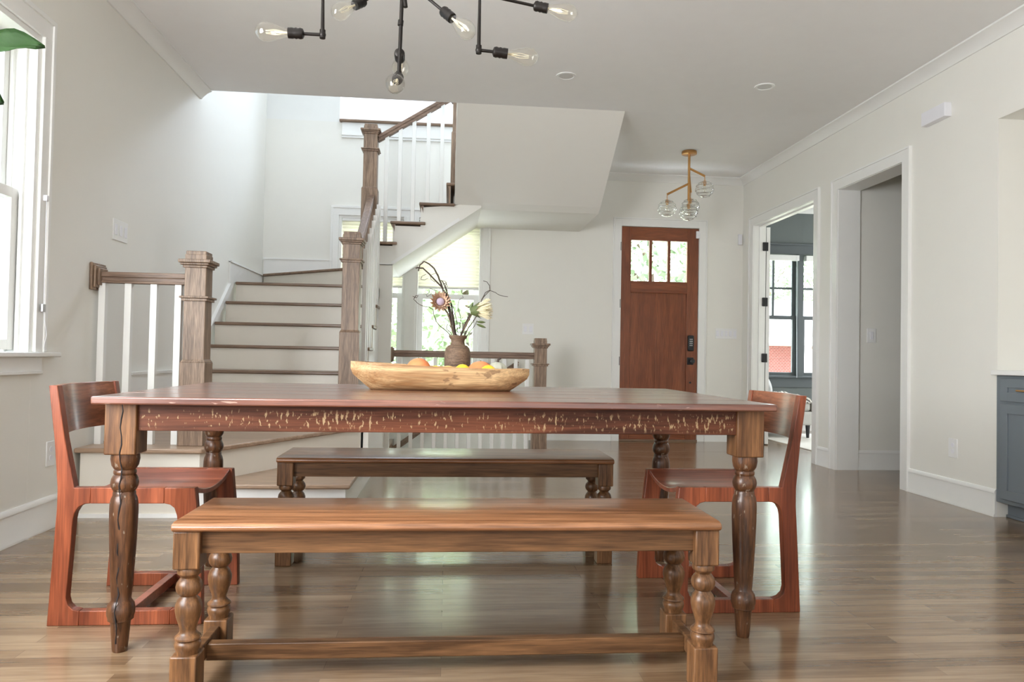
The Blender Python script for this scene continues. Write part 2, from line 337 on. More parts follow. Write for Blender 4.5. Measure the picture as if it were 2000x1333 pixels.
wall_x('wall_right_foyer', XR, XR+.14, 6.39, 8.28, 0, ZC, [O1], M['wall'])
wall_y('wall_front', YF, YF+.16, XL-.16, XR+.2, -2.7, 3.58, [(-1.25, .378, .62, 2.52), (2.0, 2.93, 0, 2.51)], M['wall'])
wall_y('wall_upper_front', YF, YF+.16, XL-.16, -1.27, 3.58, 5.7, [], M['wall_up'])
wall_y('wall_rear', -3.16, -3, XL-.16, XR+1.2, 0, ZC, [], M['wall'])
m = MB(); m.box(-1.27, YF+1.3, 3.58, 1.7, YF+1.4, 5.7); m.box(-1.4, YF+.16, 3.58, -1.27, YF+1.3, 5.7); struct(m.build('wall_upper_recess', M['wall_up'], smooth=False))
struct(B(1.5, 6.0, ZC+.3, 1.6, YF+1.4, 5.7).build('wall_upper_right', M['wall_up'], smooth=False))
struct(B(XL, 6.0, ZC+.3, 1.5, 6.15, 5.7).build('wall_upper_rear', M['wall_up'], smooth=False))
struct(B(XL-.16, 6.0, 5.7, 1.7, YF+1.4, 5.8).build('ceiling_upper', M['ceil'], smooth=False))
# floor, with the well of the basement stair
m = MB(); m.box(XL, -3, -.12, 7.6, 7.34, 0); m.box(XL, 7.34, -.12, -.58, YF, 0); m.box(.95, 7.34, -.12, XR+.2, YF, 0); m.box(XR+.2, 7.34, -.12, 7.6, 9.7, 0)
struct(m.build('floor', M['floor'], smooth=False))
struct(B(-.9, 7.2, -2.75, 1.1, YF, -2.7).build('floor_basement', M['floor'], smooth=False))
m = MB(); m.box(.95, 7.34, -2.7, 1.0, YF, -.12); m.box(-1.2, 7.29, -2.7, 1.0, 7.34, -.12); m.box(-1.2, 7.34, -2.7, -1.15, YF, -.12)
struct(m.build('wall_basement', M['wall'], smooth=False))
m = MB()
for i in range(7): m.box(.95-.27*(i+1), 7.34, -.2*(i+1)-.9, .95-.27*i, YF, -.2*(i+1))
st = thing('basement_stairs', 'white basement steps going down in the well behind the far oak guard rail', 'stairs', (.2, 7.8, -2))
o = m.build('steps', M['trim'], st); o.location = (-.2, -7.8, 2)
# ceilings
m = MB(); m.box(XL-.16, -3, ZC, XR+.2, 6.15, ZC+.3); m.box(1.5, 6.15, ZC, XR+.2, YF, ZC+.3)
struct(m.build('ceiling', M['ceil'], smooth=False))
# the body of the upper stair flights: slanted soffit, level soffit and stringer face
YS = 7.15
m = MB()
m.prism([(6.15, ZC), (7.12, 2.47), (7.22, 2.425), (YF, 2.425), (YF, 3.0), (6.9, 3.0), (6.9, ZC+.3), (6.15, ZC+.3)], 'yz', .305, 1.5)
m.prism([(6.15, ZC), (7.12, 2.47), (YS, 2.45), (YF, 2.45), (YF, 2.62), (7.6, 2.62), (7.6, 3.0), (6.9, 3.0), (6.9, ZC+.3), (6.15, ZC+.3)], 'yz', .04, .305)
struct(m.build('wall_stair_soffit', M['wall'], smooth=False))
m = MB()
# second flight: sloped soffit slab from the panel to the level soffit
m.prism([(-.56, 1.83), (.305, 2.43), (.305, 2.50), (.04, 2.44), (-.29, 2.41), (-.29, 2.22), (-.56, 2.22), (-.56, 2.02), (-.82, 2.02), (-.82, 1.83)], 'xz', YS, YF)
struct(m.build('wall_stair_stringer', M['wall'], smooth=False))
struct(B(-.80, YS, 0, -.555, YS+.09, 1.84).build('wall_stair_panel', M['wall'], smooth=False))
struct(B(-.64, 5.72, 0, -.60, YS, .60).build('wall_stair_side', M['wall'], smooth=False))
# moulding along the stringer
m = MB(); m.bar((-.56, YS-.008, 1.845), (.09, YS-.008, 2.305), .016, .03); m.box(-.70, YS-.006, 1.835, -.56, YS, 1.843)
struct(m.build('trim_stringer', M['trim']))

# nook, hall and office behind the right wall
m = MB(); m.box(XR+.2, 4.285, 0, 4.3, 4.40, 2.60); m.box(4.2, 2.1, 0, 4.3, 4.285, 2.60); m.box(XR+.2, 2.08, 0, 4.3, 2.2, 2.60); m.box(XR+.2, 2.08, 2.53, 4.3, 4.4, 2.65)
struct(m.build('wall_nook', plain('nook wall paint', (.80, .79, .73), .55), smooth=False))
m = MB(); m.box(XR+.2, 6.19, 0, 7.6, 6.39, ZC); m.box(5.4, 4.6, 0, 5.5, 6.19, ZC); m.box(XR+.2, 4.6, 0, 5.4, 4.7, ZC)
struct(m.build('wall_hall', M['wall'], smooth=False))
m = MB(); m.box(XR+.2, 4.6, ZC, 7.6, 9.86, ZC+.1); struct(m.build('ceiling_office', M['ceil'], smooth=False))
YO = 9.7
wall_y('wall_office', YO, YO+.16, XR+.2, 7.6, 0, ZC, [(3.95, 4.855, .76, 2.46), (4.935, 5.84, .76, 2.46)], M['grey_wall'])
m = MB(); m.box(XR+.2, YF, 0, XR+.3, YO, ZC); m.box(7.5, 6.39, 0, 7.6, YO, ZC); struct(m.build('wall_office_side', M['grey_wall'], smooth=False))

# crown mouldings: cove profile as a prism
def crown(name, path, prof=((0, -.075), (.012, -.075), (.02, -.062), (.052, -.03), (.078, -.016), (.09, -.012), (.09, 0), (0, 0))):
    kind, fixed, sgn, a, b, zc = path; m = MB()
    pts = [(fixed+sgn*u, zc+w) for u, w in prof]
    if kind == 'y': m.prism(pts, 'xz', a, b)
    else: m.prism(pts, 'yz', a, b)
    return struct(m.build(name, M['trim']))
crown('trim_1', ('y', XL, 1, -3, 6.15, ZC)); crown('trim_2', ('y', XR, -1, -3, YF, ZC)); crown('trim_3', ('x', YF, -1, 1.5, XR, ZC))
crown('trim_4', ('x', YO, -1, XR+.3, 7.5, ZC))
# baseboards: board, cap and shoe
def board(name, kind, fixed, sgn, spans, z=0, h=.165, mat='trim'):
    m = MB()
    P = [(0, z), (.022, z), (.022, z+.012), (.016, z+.022), (.014, z+h-.02), (.018, z+h-.018), (.018, z+h-.006), (.008, z+h+.008), (0, z+h+.008)]
    for a, b in spans: m.prism([(fixed+sgn*u, w) for u, w in P], 'xz' if kind == 'y' else 'yz', a, b)
    return struct(m.build(name, M[mat]))
board('baseboard_left', 'y', XL, 1, [(-3, 4.27)])
board('baseboard_right', 'y', XR, -1, [(-3, 2.2), (4.285, 5.155), (6.26, 6.5), (8.06, YF)])
board('baseboard_front', 'x', YF, -1, [(.95, 1.91), (3.02, XR)])
board('baseboard_hall', 'x', 6.19, -1, [(XR+.2, 5.4)])
board('baseboard_office', 'x', YO, -1, [(XR+.3, 7.5)])

# casings and jambs of the two openings in the right wall
def cased(name, a, b, top, w=.085, d=.2):
    m = MB(); x = XR; q = .012
    m.box(x-.016, a-w, 0, x, a, top); m.box(x-.016, b, 0, x, b+w, top); m.box(x-.016, a-w, top, x, b+w, top+w)
    m.box(x-.026, a-w-q, 0, x, a-w, top+w+q); m.box(x-.026, b+w, 0, x, b+w+q, top+w+q); m.box(x-.026, a-w, top+w, x, b+w, top+w+q)
    m.box(x-.004, a, 0, x+d, a+.004, top); m.box(x-.004, b-.004, 0, x+d, b, top); m.box(x-.004, a, top-.004, x+d, b, top)
    if name == 'trim_5': m.box(x+.06, a+.004, 0, x+.08, a+.016, top-.004); m.box(x+.06, b-.016, 0, x+.08, b-.004, top-.004); m.box(x+.06, a, top-.016, x+.08, b, top-.004)
    return struct(m.build(name, M['trim']))
cased('trim_5', O1[0], O1[1], 2.51, d=.14); cased('trim_6', O2[0], O2[1], 2.51)

# ------------------------------------------------------------------ left window
w1 = sempty('window_1', (XL, 2.9, .93))
def L1(m, n, mat, par, **k):
    o = m.build(n, mat, par, **k); return o
def off(o, v): o.location = v; return o
inv = (-XL, -2.9, -.93)
m = MB()
m.box(XL, 3.83, .93, XL+.018, 3.91, 2.63); m.box(XL, 3.895, .93, XL+.026, 3.92, 2.64); m.box(XL, 1.92, .93, XL+.018, 2.0, 2.63); m.box(XL, 1.92, 2.53, XL+.018, 3.91, 2.63); m.box(XL, 1.92, 2.615, XL+.026, 3.92, 2.64)
off(m.build('window_casing', M['trim'], w1, bevel=.003), inv)
m = MB(); m.box(XL-.16, 3.80, .93, XL, 3.83, 2.53); m.box(XL-.16, 2.0, .93, XL, 2.03, 2.53); m.box(XL-.16, 2.0, 2.50, XL, 3.83, 2.53)
m.box(XL-.12, 3.78, .93, XL-.105, 3.80, 2.5); m.box(XL-.06, 3.785, .93, XL-.045, 3.80, 2.5)
off(m.build('window_frame', M['trim'], w1, bevel=.002), inv)
m = MB(); m.box(XL-.16, 1.9, .905, XL+.045, 4.03, .93); off(m.build('window_sill', M['trim'], w1, bevel=.006), inv)
m = MB(); m.box(XL, 1.93, .82, XL+.016, 3.90, .905); m.box(XL, 1.93, .82, XL+.022, 3.90, .835); off(m.build('window_apron', M['trim'], w1, bevel=.002), inv)
def sash(par, invv, plane, fixed, a, b, z0, z1, w=.05, t=.035, mat='trim', bars=None, mw=.018):
    m = MB()
    def bx(u0, c0, u1, c1, tt=t):
        if plane == 'x': m.box(fixed-tt/2, u0, c0, fixed+tt/2, u1, c1)
        else: m.box(u0, fixed-tt/2, c0, u1, fixed+tt/2, c1)
    bx(a, z0, a+w, z1); bx(b-w, z0, b, z1); bx(a+w, z0, b-w, z0+w); bx(a+w, z1-w, b-w, z1)
    if bars:
        us, cs = bars
        for u in us: bx(u-mw/2, z0+w, u+mw/2, z1-w, t*.7)
        for c in cs: bx(a+w, c-mw/2, b-w, c+mw/2, t*.6)
    o = m.build('window_sash', M[mat], par, bevel=.002); o.location = invv
    g = MB()
    if plane == 'x': g.box(fixed-.003, a+w*.6, z0+w*.6, fixed+.003, b-w*.6, z1-w*.6)
    else: g.box(a+w*.6, fixed-.003, z0+w*.6, b-w*.6, fixed+.003, z1-w*.6)
    g.build('window_pane', M['pane'], o)
sash(w1, inv, 'x', XL-.14, 2.95, 3.79, 1.69, 2.50); sash(w1, inv, 'x', XL-.085, 2.95, 3.79, .94, 1.74)
sash(w1, inv, 'x', XL-.14, 2.03, 2.87, 1.69, 2.50); sash(w1, inv, 'x', XL-.085, 2.03, 2.87, .94, 1.74)
m = MB(); m.box(XL-.15, 2.87, .93, XL-.02, 2.95, 2.5); off(m.build('window_mullion', M['trim'], w1), inv)

# ------------------------------------------------------------------ stair window (front wall)
w2 = sempty('window_2', (-.43, YF, .62)); inv2 = (.43, -YF, -.62)
m = MB(); m.box(.378, YF-.018, .62, .458, YF, 2.52+.09); m.box(.445, YF-.026, .62, .469, YF, 2.62); m.box(-1.33, YF-.018, .62, -1.25, YF, 2.61); m.box(-1.34, YF-.026, .62, -1.315, YF, 2.62)
m.box(-1.33, YF-.018, 2.52, .458, YF, 2.61); m.box(-1.34, YF-.026, 2.60, .469, YF, 2.625); m.box(-1.36, YF-.05, .595, .49, YF+.1, .62); m.box(-1.3, YF-.016, .50, .44, YF, .595)
off(m.build('window_casing', M['trim'], w2, bevel=.002), inv2)
m = MB(); m.box(-.525, YF-.02, .62, -.352, YF+.14, 2.52); m.box(-.50, YF-.03, .62, -.377, YF, 2.52); m.box(-1.25, YF, .62, -1.22, YF+.16, 2.52); m.box(.348, YF, .62, .378, YF+.16, 2.52); m.box(-1.25, YF, 2.49, .378, YF+.16, 2.52)
off(m.build('window_frame', M['trim'], w2, bevel=.002), inv2)
for a, b in ((-1.22, -.525), (-.352, .348)):
    sash(w2, inv2, 'y', YF+.12, a, b, 1.60, 2.49, w=.06); sash(w2, inv2, 'y', YF+.07, a, b, .62, 1.66, w=.06)
# cellular shades: pleated sheet, one per window unit
def shade(name, x0, x1, y, z0, z1, label):
    t = thing(name, label, 'window shade', ((x0+x1)/2, y, z1), group='cellular shades on the stair window')
    m = MB(); n = int((z1-z0)/.019); pts = []
    for i in range(n+1): pts.append((y+(.008 if i % 2 else -.008)-y, z0-z1+(z1-z0)*i/n))
    back = [(p[0]+.012, p[1]) for p in pts][::-1]
    vs = pts+back; hw = (x1-x0)/2; m2 = m.bm
    A = [[m2.verts.new((sx, p[0], p[1])) for p in vs] for sx in (-hw, hw)]
    N_ = len(vs); half = len(pts)
    for i in range(N_): m2.faces.new((A[0][i], A[0][(i+1) % N_], A[1][(i+1) % N_], A[1][i]))
    m.build('shade_fabric', M['shade'], t, smooth=False)
    B(-hw, -.014, z0-z1-.022, hw, .018, z0-z1).build('bottom_rail', M['trim'], t, bevel=.003)
    B(-hw, -.02, -.03, hw, .03, 0).build('head_rail', M['trim'], t, bevel=.003)
    return t
shade('cellular_shade', -1.215, -.53, YF+.02, 1.735, 2.488, 'cream cellular shade on the left half of the stair window, behind the upper newel post')
shade('cellular_shade', -.347, .343, YF+.02, 1.735, 2.488, 'cream cellular shade half lowered behind the vase of twigs')

# ------------------------------------------------------------------ front door
d1 = sempty('door_1', (2.465, YF, 0), 'mahogany front door with three small panes across the top')
ivd = (-2.465, -YF, 0); yd = YF-.002
m = MB(); z0, z1 = .02, 2.505; xa, xb = 2.003, 2.927
m.box(xa, yd, z0, xa+.115, yd+.045, z1); m.box(xb-.135, yd, z0, xb, yd+.045, z1)
off(m.build('door_stile', M['door'], d1, bevel=.003), ivd)
m = MB(); m.box(xa+.115, yd, 2.35, xb-.135, yd+.045, z1); m.box(xa+.115, yd, 1.745, xb-.135, yd+.045, 1.87); m.box(xa+.115, yd, z0, xb-.135, yd+.045, .28)
m.box(xa+.115, yd-.012, 1.735, xb-.135, yd, 1.755)
off(m.build('door_rail', M['door_x'], d1, bevel=.003), ivd)
m = MB(); m.box(2.337, yd, 1.87, 2.369, yd+.045, 2.35); m.box(2.557, yd, 1.87, 2.590, yd+.045, 2.35); off(m.build('door_mullion', M['door'], d1, bevel=.003), ivd)
m = MB(); m.box(xa+.115, yd+.016, .28, 2.42, yd+.03, 1.745); m.box(2.42, yd+.013, .28, 2.51, yd+.03, 1.745); m.box(2.51, yd+.016, .28, xb-.135, yd+.03, 1.745)
off(m.build('door_panel', M['door'], d1, bevel=.002), ivd)
for a, b in ((xa+.115, 2.337), (2.369, 2.557), (2.590, xb-.135)): off(B(a, yd+.018, 1.87, b, yd+.026, 2.35).build('window_pane', M['pane'], d1), ivd)
for z in (2.27, 1.60, .93, .30): off(MB().lathe([(z-.05, .009), (z+.05, .009)], 1.992, yd-.008, 10).build('hinge', M['blackp'], d1), ivd)
kp = B(2.805, yd-.028, 1.06, 2.880, yd, 1.245).build('keypad_lock', M['blackp'], d1, bevel=.012, label='black keypad lock'); off(kp, ivd)
m = MB()
for r in range(4):
    for c in range(2): m.box(2.826+c*.02, yd-.031, 1.12+r*.024, 2.838+c*.02, yd-.027, 1.132+r*.024)
m.build('keypad_button', M['steel'], kp)
hd = B(2.805, yd-.012, .90, 2.880, yd, .985).build('door_handle', M['blackp'], d1, bevel=.004, label='black square handle'); off(hd, ivd)
MB().lathe([(0, .012), (.03, .012), (.034, .026), (.058, .028), (.062, .02)], M=Matrix.Translation((2.85, yd-.01, .942)) @ Matrix.Rotation(PI/2, 4, 'X')).build('door_knob', M['blackp'], hd)
off(MB().lathe([(0, .012), (.006, .012)], M=Matrix.Translation((2.845, yd, .69)) @ Matrix.Rotation(PI/2, 4, 'X')).build('door_bolt', M['blackp'], d1), ivd)
m = MB(); w = .085
for x0, x1 in ((2.0-w, 2.0), (2.93, 2.93+w)): m.box(x0, YF-.018, 0, x1, YF, 2.51+w)
m.box(2.0-w-.012, YF-.026, 0, 2.0-w, YF, 2.606); m.box(2.93+w, YF-.026, 0, 2.93+w+.012, YF, 2.606)
m.box(2.0, YF-.018, 2.51, 2.93, YF, 2.51+w); m.box(2.0-w, YF-.026, 2.595, 2.93+w, YF, 2.606)
struct(m.build('trim_7', M['trim'], bevel=.002))
struct(B(2.0, YF-.03, 0, 2.93, YF+.16, .02).build('trim_8', M['tread'], bevel=.003))
tag(B(2.892, YF-.026, 2.39, 2.935, YF-.002, 2.475).build('door_sensor', M['plastic'], bevel=.003), 'small white alarm contact at the top right corner of the wooden front door', 'sensor')
tag(B(3.405, YF-.028, 2.33, 3.450, YF, 2.455).build('door_sensor', M['plastic'], bevel=.004), 'narrow white sensor high on the wall between the front door and the office opening', 'sensor')

# ------------------------------------------------------------------ office door leaf, hinges, window
d2 = sempty('door_2', (XR+.145, 7.962, 0), 'white office door swung open, seen edge on')
a = math.radians(66); dx, dy = math.cos(a), math.sin(a)
d2.rotation_euler = (0, 0, a)
B(0.02, -.04, .012, .80, 0, 2.495).build('door_leaf', M['trim'], d2, bevel=.002)
for z in (2.27, 1.635, .995, .25):
    o = MB().box(XR+.098, 7.950, z-.05, XR+.165, 7.9655, z+.05).build('hinge', M['blackp'], None, bevel=.012)
    o.parent = d2; o.matrix_parent_inverse = (Matrix.Translation((XR+.145, 7.962, 0)) @ Matrix.Rotation(a, 4, 'Z')).inverted()
w3 = sempty('window_3', (4.9, YO, .76)); inv3 = (-4.9, -YO, -.76)
m = MB(); m.box(3.86, YO-.018, .70, 3.95, YO, 2.60); m.box(4.855, YO-.03, .76, 4.935, YO+.1, 2.46); m.box(5.84, YO-.018, .7, 5.93, YO, 2.6); m.box(3.86, YO-.02, 2.46, 5.93, YO, 2.60); m.box(3.84, YO-.035, 2.585, 5.95, YO, 2.61)
m.box(3.84, YO-.06, .735, 5.95, YO+.1, .76); m.box(3.87, YO-.018, .60, 5.92, YO, .735)
off(m.build('window_casing', M['grey_trim'], w3, bevel=.003), inv3)
for a_, b_ in ((3.95, 4.855), (4.935, 5.84)):
    sash(w3, inv3, 'y', YO+.08, a_, b_, 1.56, 2.46, w=.045, mat='grey_trim', bars=([a_+.302, a_+.59], [1.99]), mw=.03); sash(w3, inv3, 'y', YO+.045, a_, b_, .76, 1.60, w=.05, mat='grey_trim')
for i, (a_, b_) in enumerate(((3.97, 4.845), (4.945, 5.83))):
    t = thing('roller_blind', ('white raised blind on the office window half nearest the open door', 'white raised blind on the farther half of the office window')[i], 'window blind', ((a_+b_)/2, YO-.04, 2.44), 0, 'blinds on the office window')
    B(-(b_-a_)/2, -.04, -.075, (b_-a_)/2, .03, 0).build('blind_stack', M['trim'], t, bevel=.004)
    MB().tube([(.06 if i else .395, -.05, -.02), (.06 if i else .40, -.052, -.9), (.06 if i else .41, -.05, -1.7)], .003, 6).build('cord', M['plastic'], t)

# ------------------------------------------------------------------ stairs
ZL = .393
stair = thing('staircase', 'white risered staircase with brown oak treads turning up along the front wall', 'staircase', (-1.3, 4.3, 0)); ivs = (1.3, -4.3, 0)
def sp(m, n, mat, **k): o = m.build(n, mat, stair, **k); o.location = ivs; return o
TX0, TX1 = -2.055, -.665
# low starting step and the landing with its slanted edge
def tread_poly(pts, z, t=.028, mat='tread', **k): return sp(MB().prism(pts, 'xy', z-t, z), 'tread', M[mat], bevel=.008, **k)
sp(MB().prism([(-1.42, 4.30), (-.575, 4.30), (-.575, 5.70), (-.70, 5.70)], 'xy', 0, .167), 'riser', M['trim'])
tread_poly([(-1.44, 4.27), (-.548, 4.27), (-.548, 5.70), (-.68, 5.72)], .193, mat='landing')
sp(MB().prism([(TX0, 4.30), (-1.402, 4.30), (-.655, 5.70), (TX0, 5.70)], 'xy', 0, ZL-.026), 'riser', M['riser'])
tread_poly([(TX0-.022, 4.265), (-1.385, 4.265), (-.615, 5.72), (TX0-.022, 5.72)], ZL, mat='landing')
sp(MB().prism([(4.278, 0), (4.30, 0), (4.30, .02), (4.287, .02)], 'yz', TX0, -1.40), 'shoe_moulding', M['trim'])
lv = [(.600, 5.70), (.805, 5.98), (1.010, 6.28), (1.215, 6.58), (1.420, 6.88), (1.630, 7.18)]
for i, (z, y) in enumerate(lv):
    zp = ZL if i == 0 else lv[i-1][0]
    yn = lv[i+1][1] if i < 5 else y+.30
    sp(B(TX0, y+.028, zp, TX1-.01, y+.045, z-.026), 'riser', M['riser'])
    if i < 5: tread_poly([(TX0, y), (TX1, y), (TX1, yn+.03), (TX0, yn+.03)], z)
tread_poly([(TX0, 7.18), (TX1, 7.18), (TX1, 7.25), (-.80, 7.25), (-.80, YF), (TX0, YF)], 1.630)
# winders up to the second flight
sp(MB().prism([(TX0, 8.235), (-.79, 7.21), (-.79, 7.24), (TX0, 8.265)], 'xy', 1.63, 1.795), 'riser', M['riser'])
tread_poly([(TX0, 8.20), (-.785, 7.18), (-.785, YF), (TX0, YF)], 1.821)
sp(B(-.815, 7.24, 1.821, -.80, YF, 2.03), 'riser', M['riser'])
for x0, x1, z, zp in ((-.80, -.515, 2.058, 1.83), (-.583, -.242, 2.262, 2.058), (-.307, .04, 2.456, 2.262), (-.045, .04, 2.66, 2.456)):
    tread_poly([(x0, YS-.035), (x1, YS-.035), (x1, YF-.02), (x0, YF-.02)], z)
    sp(B(x0+.028, YS+.005, zp, x0+.045, YF-.02, z-.026), 'riser', M['riser'])
    sp(MB().prism([(x0+.012, z-.03), (x0+.04, z-.03), (x0+.04, z-.10), (x0+.028, z-.06)], 'xz', YS-.012, YS), 'tread_bracket', M['oak_x'])
# brown riser below the last tread
sp(B(-.02, YS-.015, 2.456, -.004, YS+.02, 2.63), 'riser', M['oak'], label='narrow brown riser')
# closing wall under the first flight
sp(MB().prism([(5.73, 0), (YS, 0), (YS, 1.60), (7.21, 1.60), (6.91, 1.39), (6.91, 1.18), (6.61, 1.18), (6.61, .98), (6.31, .98), (6.31, .775), (6.01, .775), (6.01, .57), (5.73, .57)], 'yz', -.70, -.675), 'stringer', M['trim'])
# skirt boards on the left and front walls
sp(MB().prism([(4.93, ZL), (5.72, ZL), (5.75, .6), (6.04, .8), (6.34, 1.0), (6.64, 1.2), (6.94, 1.41), (7.2, 1.63), (YF, 1.63), (YF, 1.81), (7.04, 1.81), (7.04, 1.59), (6.02, .79), (4.93, .79)], 'yz', XL, XL+.018), 'skirt_board', M['trim'])
m = MB(); m.bar((XL+.014, 4.93, .795), (XL+.014, 6.02, .795), .028, .018); m.bar((XL+.014, 6.02, .79), (XL+.014, 7.04, 1.59), .028, .018); m.bar((XL+.014, 7.04, 1.81), (XL+.014, YF, 1.81), .028, .018)
sp(m, 'skirt_cap', M['trim'])
m = MB(); m.box(XL+.018, YF-.016, 1.821, -1.34, YF, 2.0); m.box(XL+.018, YF-.024, 1.995, -1.34, YF, 2.012); sp(m, 'skirt_board', M['trim'])
# upper landing edge above the stair window
m = MB(); m.box(-1.268, YF-.05, 3.575, 1.5, YF+1.3, 3.605); sp(m, 'landing_nosing', M['tread'], bevel=.008)
m = MB(); m.box(-1.24, YF-.018, 3.40, 1.5, YF, 3.575); m.box(-1.24, YF-.032, 3.425, 1.5, YF, 3.445); m.box(-1.24, YF-.024, 3.40, 1.5, YF, 3.41); sp(m, 'landing_fascia', M['trim'], bevel=.002)

# ---- newel posts and rails
def newel(par, x, y, z0, h, w=.133, zb=None, zcol=None, mat='oak'):
    """box newel; local z runs from its foot"""
    n = MB().box(-w/2, -w/2, 0, w/2, w/2, h-.02).build('newel_post', M[mat], par, bevel=.003); n.location = (x, y, z0)
    pl = zb if zb else h*.46
    p = MB(); k = w/2+.011; p.box(-k, -k, 0, k, k, pl); 
    p.frustum(k, pl, w/2+.001, pl+.018)
    p.build('newel_plinth', M[mat], n, bevel=.003)
    c = h-.30 if zcol is None else zcol
    q = MB()
    for hw, za, zb_ in ((w/2+.012, c-.012, c+.004), (w/2+.022, c+.004, c+.016)): q.box(-hw, -hw, za, hw, hw, zb_)
    q.build('newel_collar', M[mat], n, bevel=.003)
    q = MB()
    for hw, za, zb_ in ((w/2+.010, h-.10, h-.085), (w/2+.020, h-.085, h-.072), (w/2+.030, h-.072, h-.052), (w/2-.004, h-.052, h)): q.box(-hw, -hw, za, hw, hw, zb_)
    q.build('newel_cap', M[mat], n, bevel=.004)
    return n
def rail_prof(m, a, b, w=.062, h=.07):
    a = Vector(a); b = Vector(b); up = Vector((0, 0, 1))
    m.bar(a, b, w, h*.45); m.bar(a-up*h*.36, b-up*h*.36, w*.72, h*.42); m.bar(a-up*h*.62, b-up*h*.62, w*.95, h*.2)
    return m
# A: guard beside the left wall, on the landing
ra = thing('stair_railing', 'short oak rail with a thick newel post and white balusters against the left wall', 'railing', (-1.8, 4.47, ZL), 0, 'oak stair railings')
newel(ra, .308, 0, 0, 1.150, .122, zb=.49, zcol=.865)
o = MB(); rail_prof(o, (-.27, 0, 1.000), (.25, 0, 1.000)); o.build('handrail', M['oak_x'], ra, bevel=.004)
m = MB(); m.box(-.279, -.085, .905, -.262, .085, 1.065); m.box(-.262, -.07, .92, -.250, .07, 1.05); m.box(-.25, -.05, .935, -.235, .05, 1.035); m.build('wall_rosette', M['oak'], ra, bevel=.004)
for x in (-.236, -.089, .057, .197): B(x-.019, -.019, 0, x+.019, .019, .955).build('baluster', M['baluster'], ra, bevel=.002)
# B: first flight, seen along its length
rb = thing('stair_railing', 'oak newel with a rail climbing away above the straight lower flight', 'railing', (-.765, 5.80, .191), 0, 'oak stair railings')
newel(rb, 0, 0, 0, 1.72, .133, zb=.93, zcol=1.49)
m = MB(); rail_prof(m, (.02, .07, 1.58), (-.01, 1.38, 2.33)); m.build('handrail', M['oak_y'], rb, bevel=.004)
for k, y in enumerate((6.05, 6.18, 6.35, 6.48, 6.65, 6.78, 6.94, 7.06)):
    zt = [z for z, yy in lv if yy <= y][-1]
    top = 1.58+.191+(y-5.87)/1.31*.75-.05
    B(.055, y-5.80-.018, zt-.191, .091, y-5.80+.018, top-.191).build('baluster', M['baluster'], rb, bevel=.002)
# C: second flight
rc = thing('stair_railing', 'upper oak newel with white balusters and a rail sloping up under the ceiling edge', 'railing', (-.795, 7.22, 1.821), 0, 'oak stair railings')
newel(rc, 0, 0, 0, 1.40, .133, zb=.52+.24, zcol=1.14)
m = MB(); rail_prof(m, (.07, 0, 1.285), (.84, 0, 1.775)); m.build('handrail', M['oak_x'], rc, bevel=.004)
for x in (-.640, -.508, -.375, -.232, -.095):
    zt = 2.058 if x < -.59 else (2.262 if x < -.30 else 2.456)
    if x == -.508: zt = 2.262
    top = 1.821+1.285+(x+.725)/.77*.49-.04
    B(x+.795-.019, -.019, zt-1.821, x+.795+.019, .019, top-1.821).build('baluster', M['baluster'], rc, bevel=.002)
# D: newel at the foot of the third flight
rd = thing('stair_railing', 'oak newel post half hidden beside the slanted white soffit', 'railing', (.066, 7.36, 2.66), 0, 'oak stair railings')
newel(rd, 0, 0, 0, 1.2, .12)
# E: guard of the basement stair
re = thing('stair_railing', 'oak guard rail with an end newel in front of the window behind the fruit bowl', 'railing', (.935, 7.27, 0), 0, 'oak stair railings')
newel(re, 0, 0, 0, 1.145, .125, zb=.40, zcol=.875)
m = MB(); rail_prof(m, (-1.47, 0, .983), (-.06, 0, .983)); m.build('handrail', M['oak_x'], re, bevel=.004)
m = MB(); m.box(-1.49, -.05, .88, -1.475, .05, 1.03); m.box(-1.475, -.04, .89, -1.463, .04, 1.02); m.build('wall_rosette', M['oak'], re, bevel=.003)
for i in range(12):
    x = -1.40+i*.1155
    B(x-.018, -.018, 0, x+.018, .018, .93).build('baluster', M['baluster'], re, bevel=.002)
tag(rail_prof(MB(), (.80, 8.16, .90), (-.60, 8.16, -.10)).build('basement_handrail', M['oak_x'], bevel=.004), 'oak wall handrail sloping down behind the far guard balusters', 'handrail')

# ------------------------------------------------------------------ fittings on walls and ceilings
def plate_x(x, s, y0, y1, z0, z1, gangs, label, kind='light_switch', cat='switch'):
    t = thing(kind, label, cat, (x, (y0+y1)/2, (z0+z1)/2), 0, 'wall switches' if cat == 'switch' else 'wall outlets'); hy, hz = (y1-y0)/2, (z1-z0)/2
    m = MB(); m.box(min(0, s*.006), -hy, -hz, max(0, s*.006), hy, hz); m.build('wall_plate', M['plate'], t, bevel=.002)
    for g in range(gangs):
        c = -hy+(g+.5)*2*hy/gangs
        if kind == 'light_switch': B(min(s*.006, s*.010), c-.016, -.033, max(s*.006, s*.010), c+.016, .033).build('rocker', M['plastic'], t, bevel=.002)
        else:
            for zz in (-.022, .022): MB().lathe([(0, .015), (.003, .015)], M=Matrix.Translation((s*.005, c, zz)) @ Matrix.Rotation(s*PI/2, 4, 'Y')).build('socket', M['plastic'], t)
    return t
def plate_y(y, x0, x1, z0, z1, gangs, label):
    t = thing('light_switch', label, 'switch', ((x0+x1)/2, y, (z0+z1)/2), 0, 'wall switches'); hx, hz = (x1-x0)/2, (z1-z0)/2
    B(-hx, -.006, -hz, hx, 0, hz).build('wall_plate', M['plate'], t, bevel=.002)
    for g in range(gangs):
        c = -hx+(g+.5)*2*hx/gangs
        B(c-.016, -.010, -.033, c+.016, -.006, .033).build('rocker', M['plastic'], t, bevel=.002)
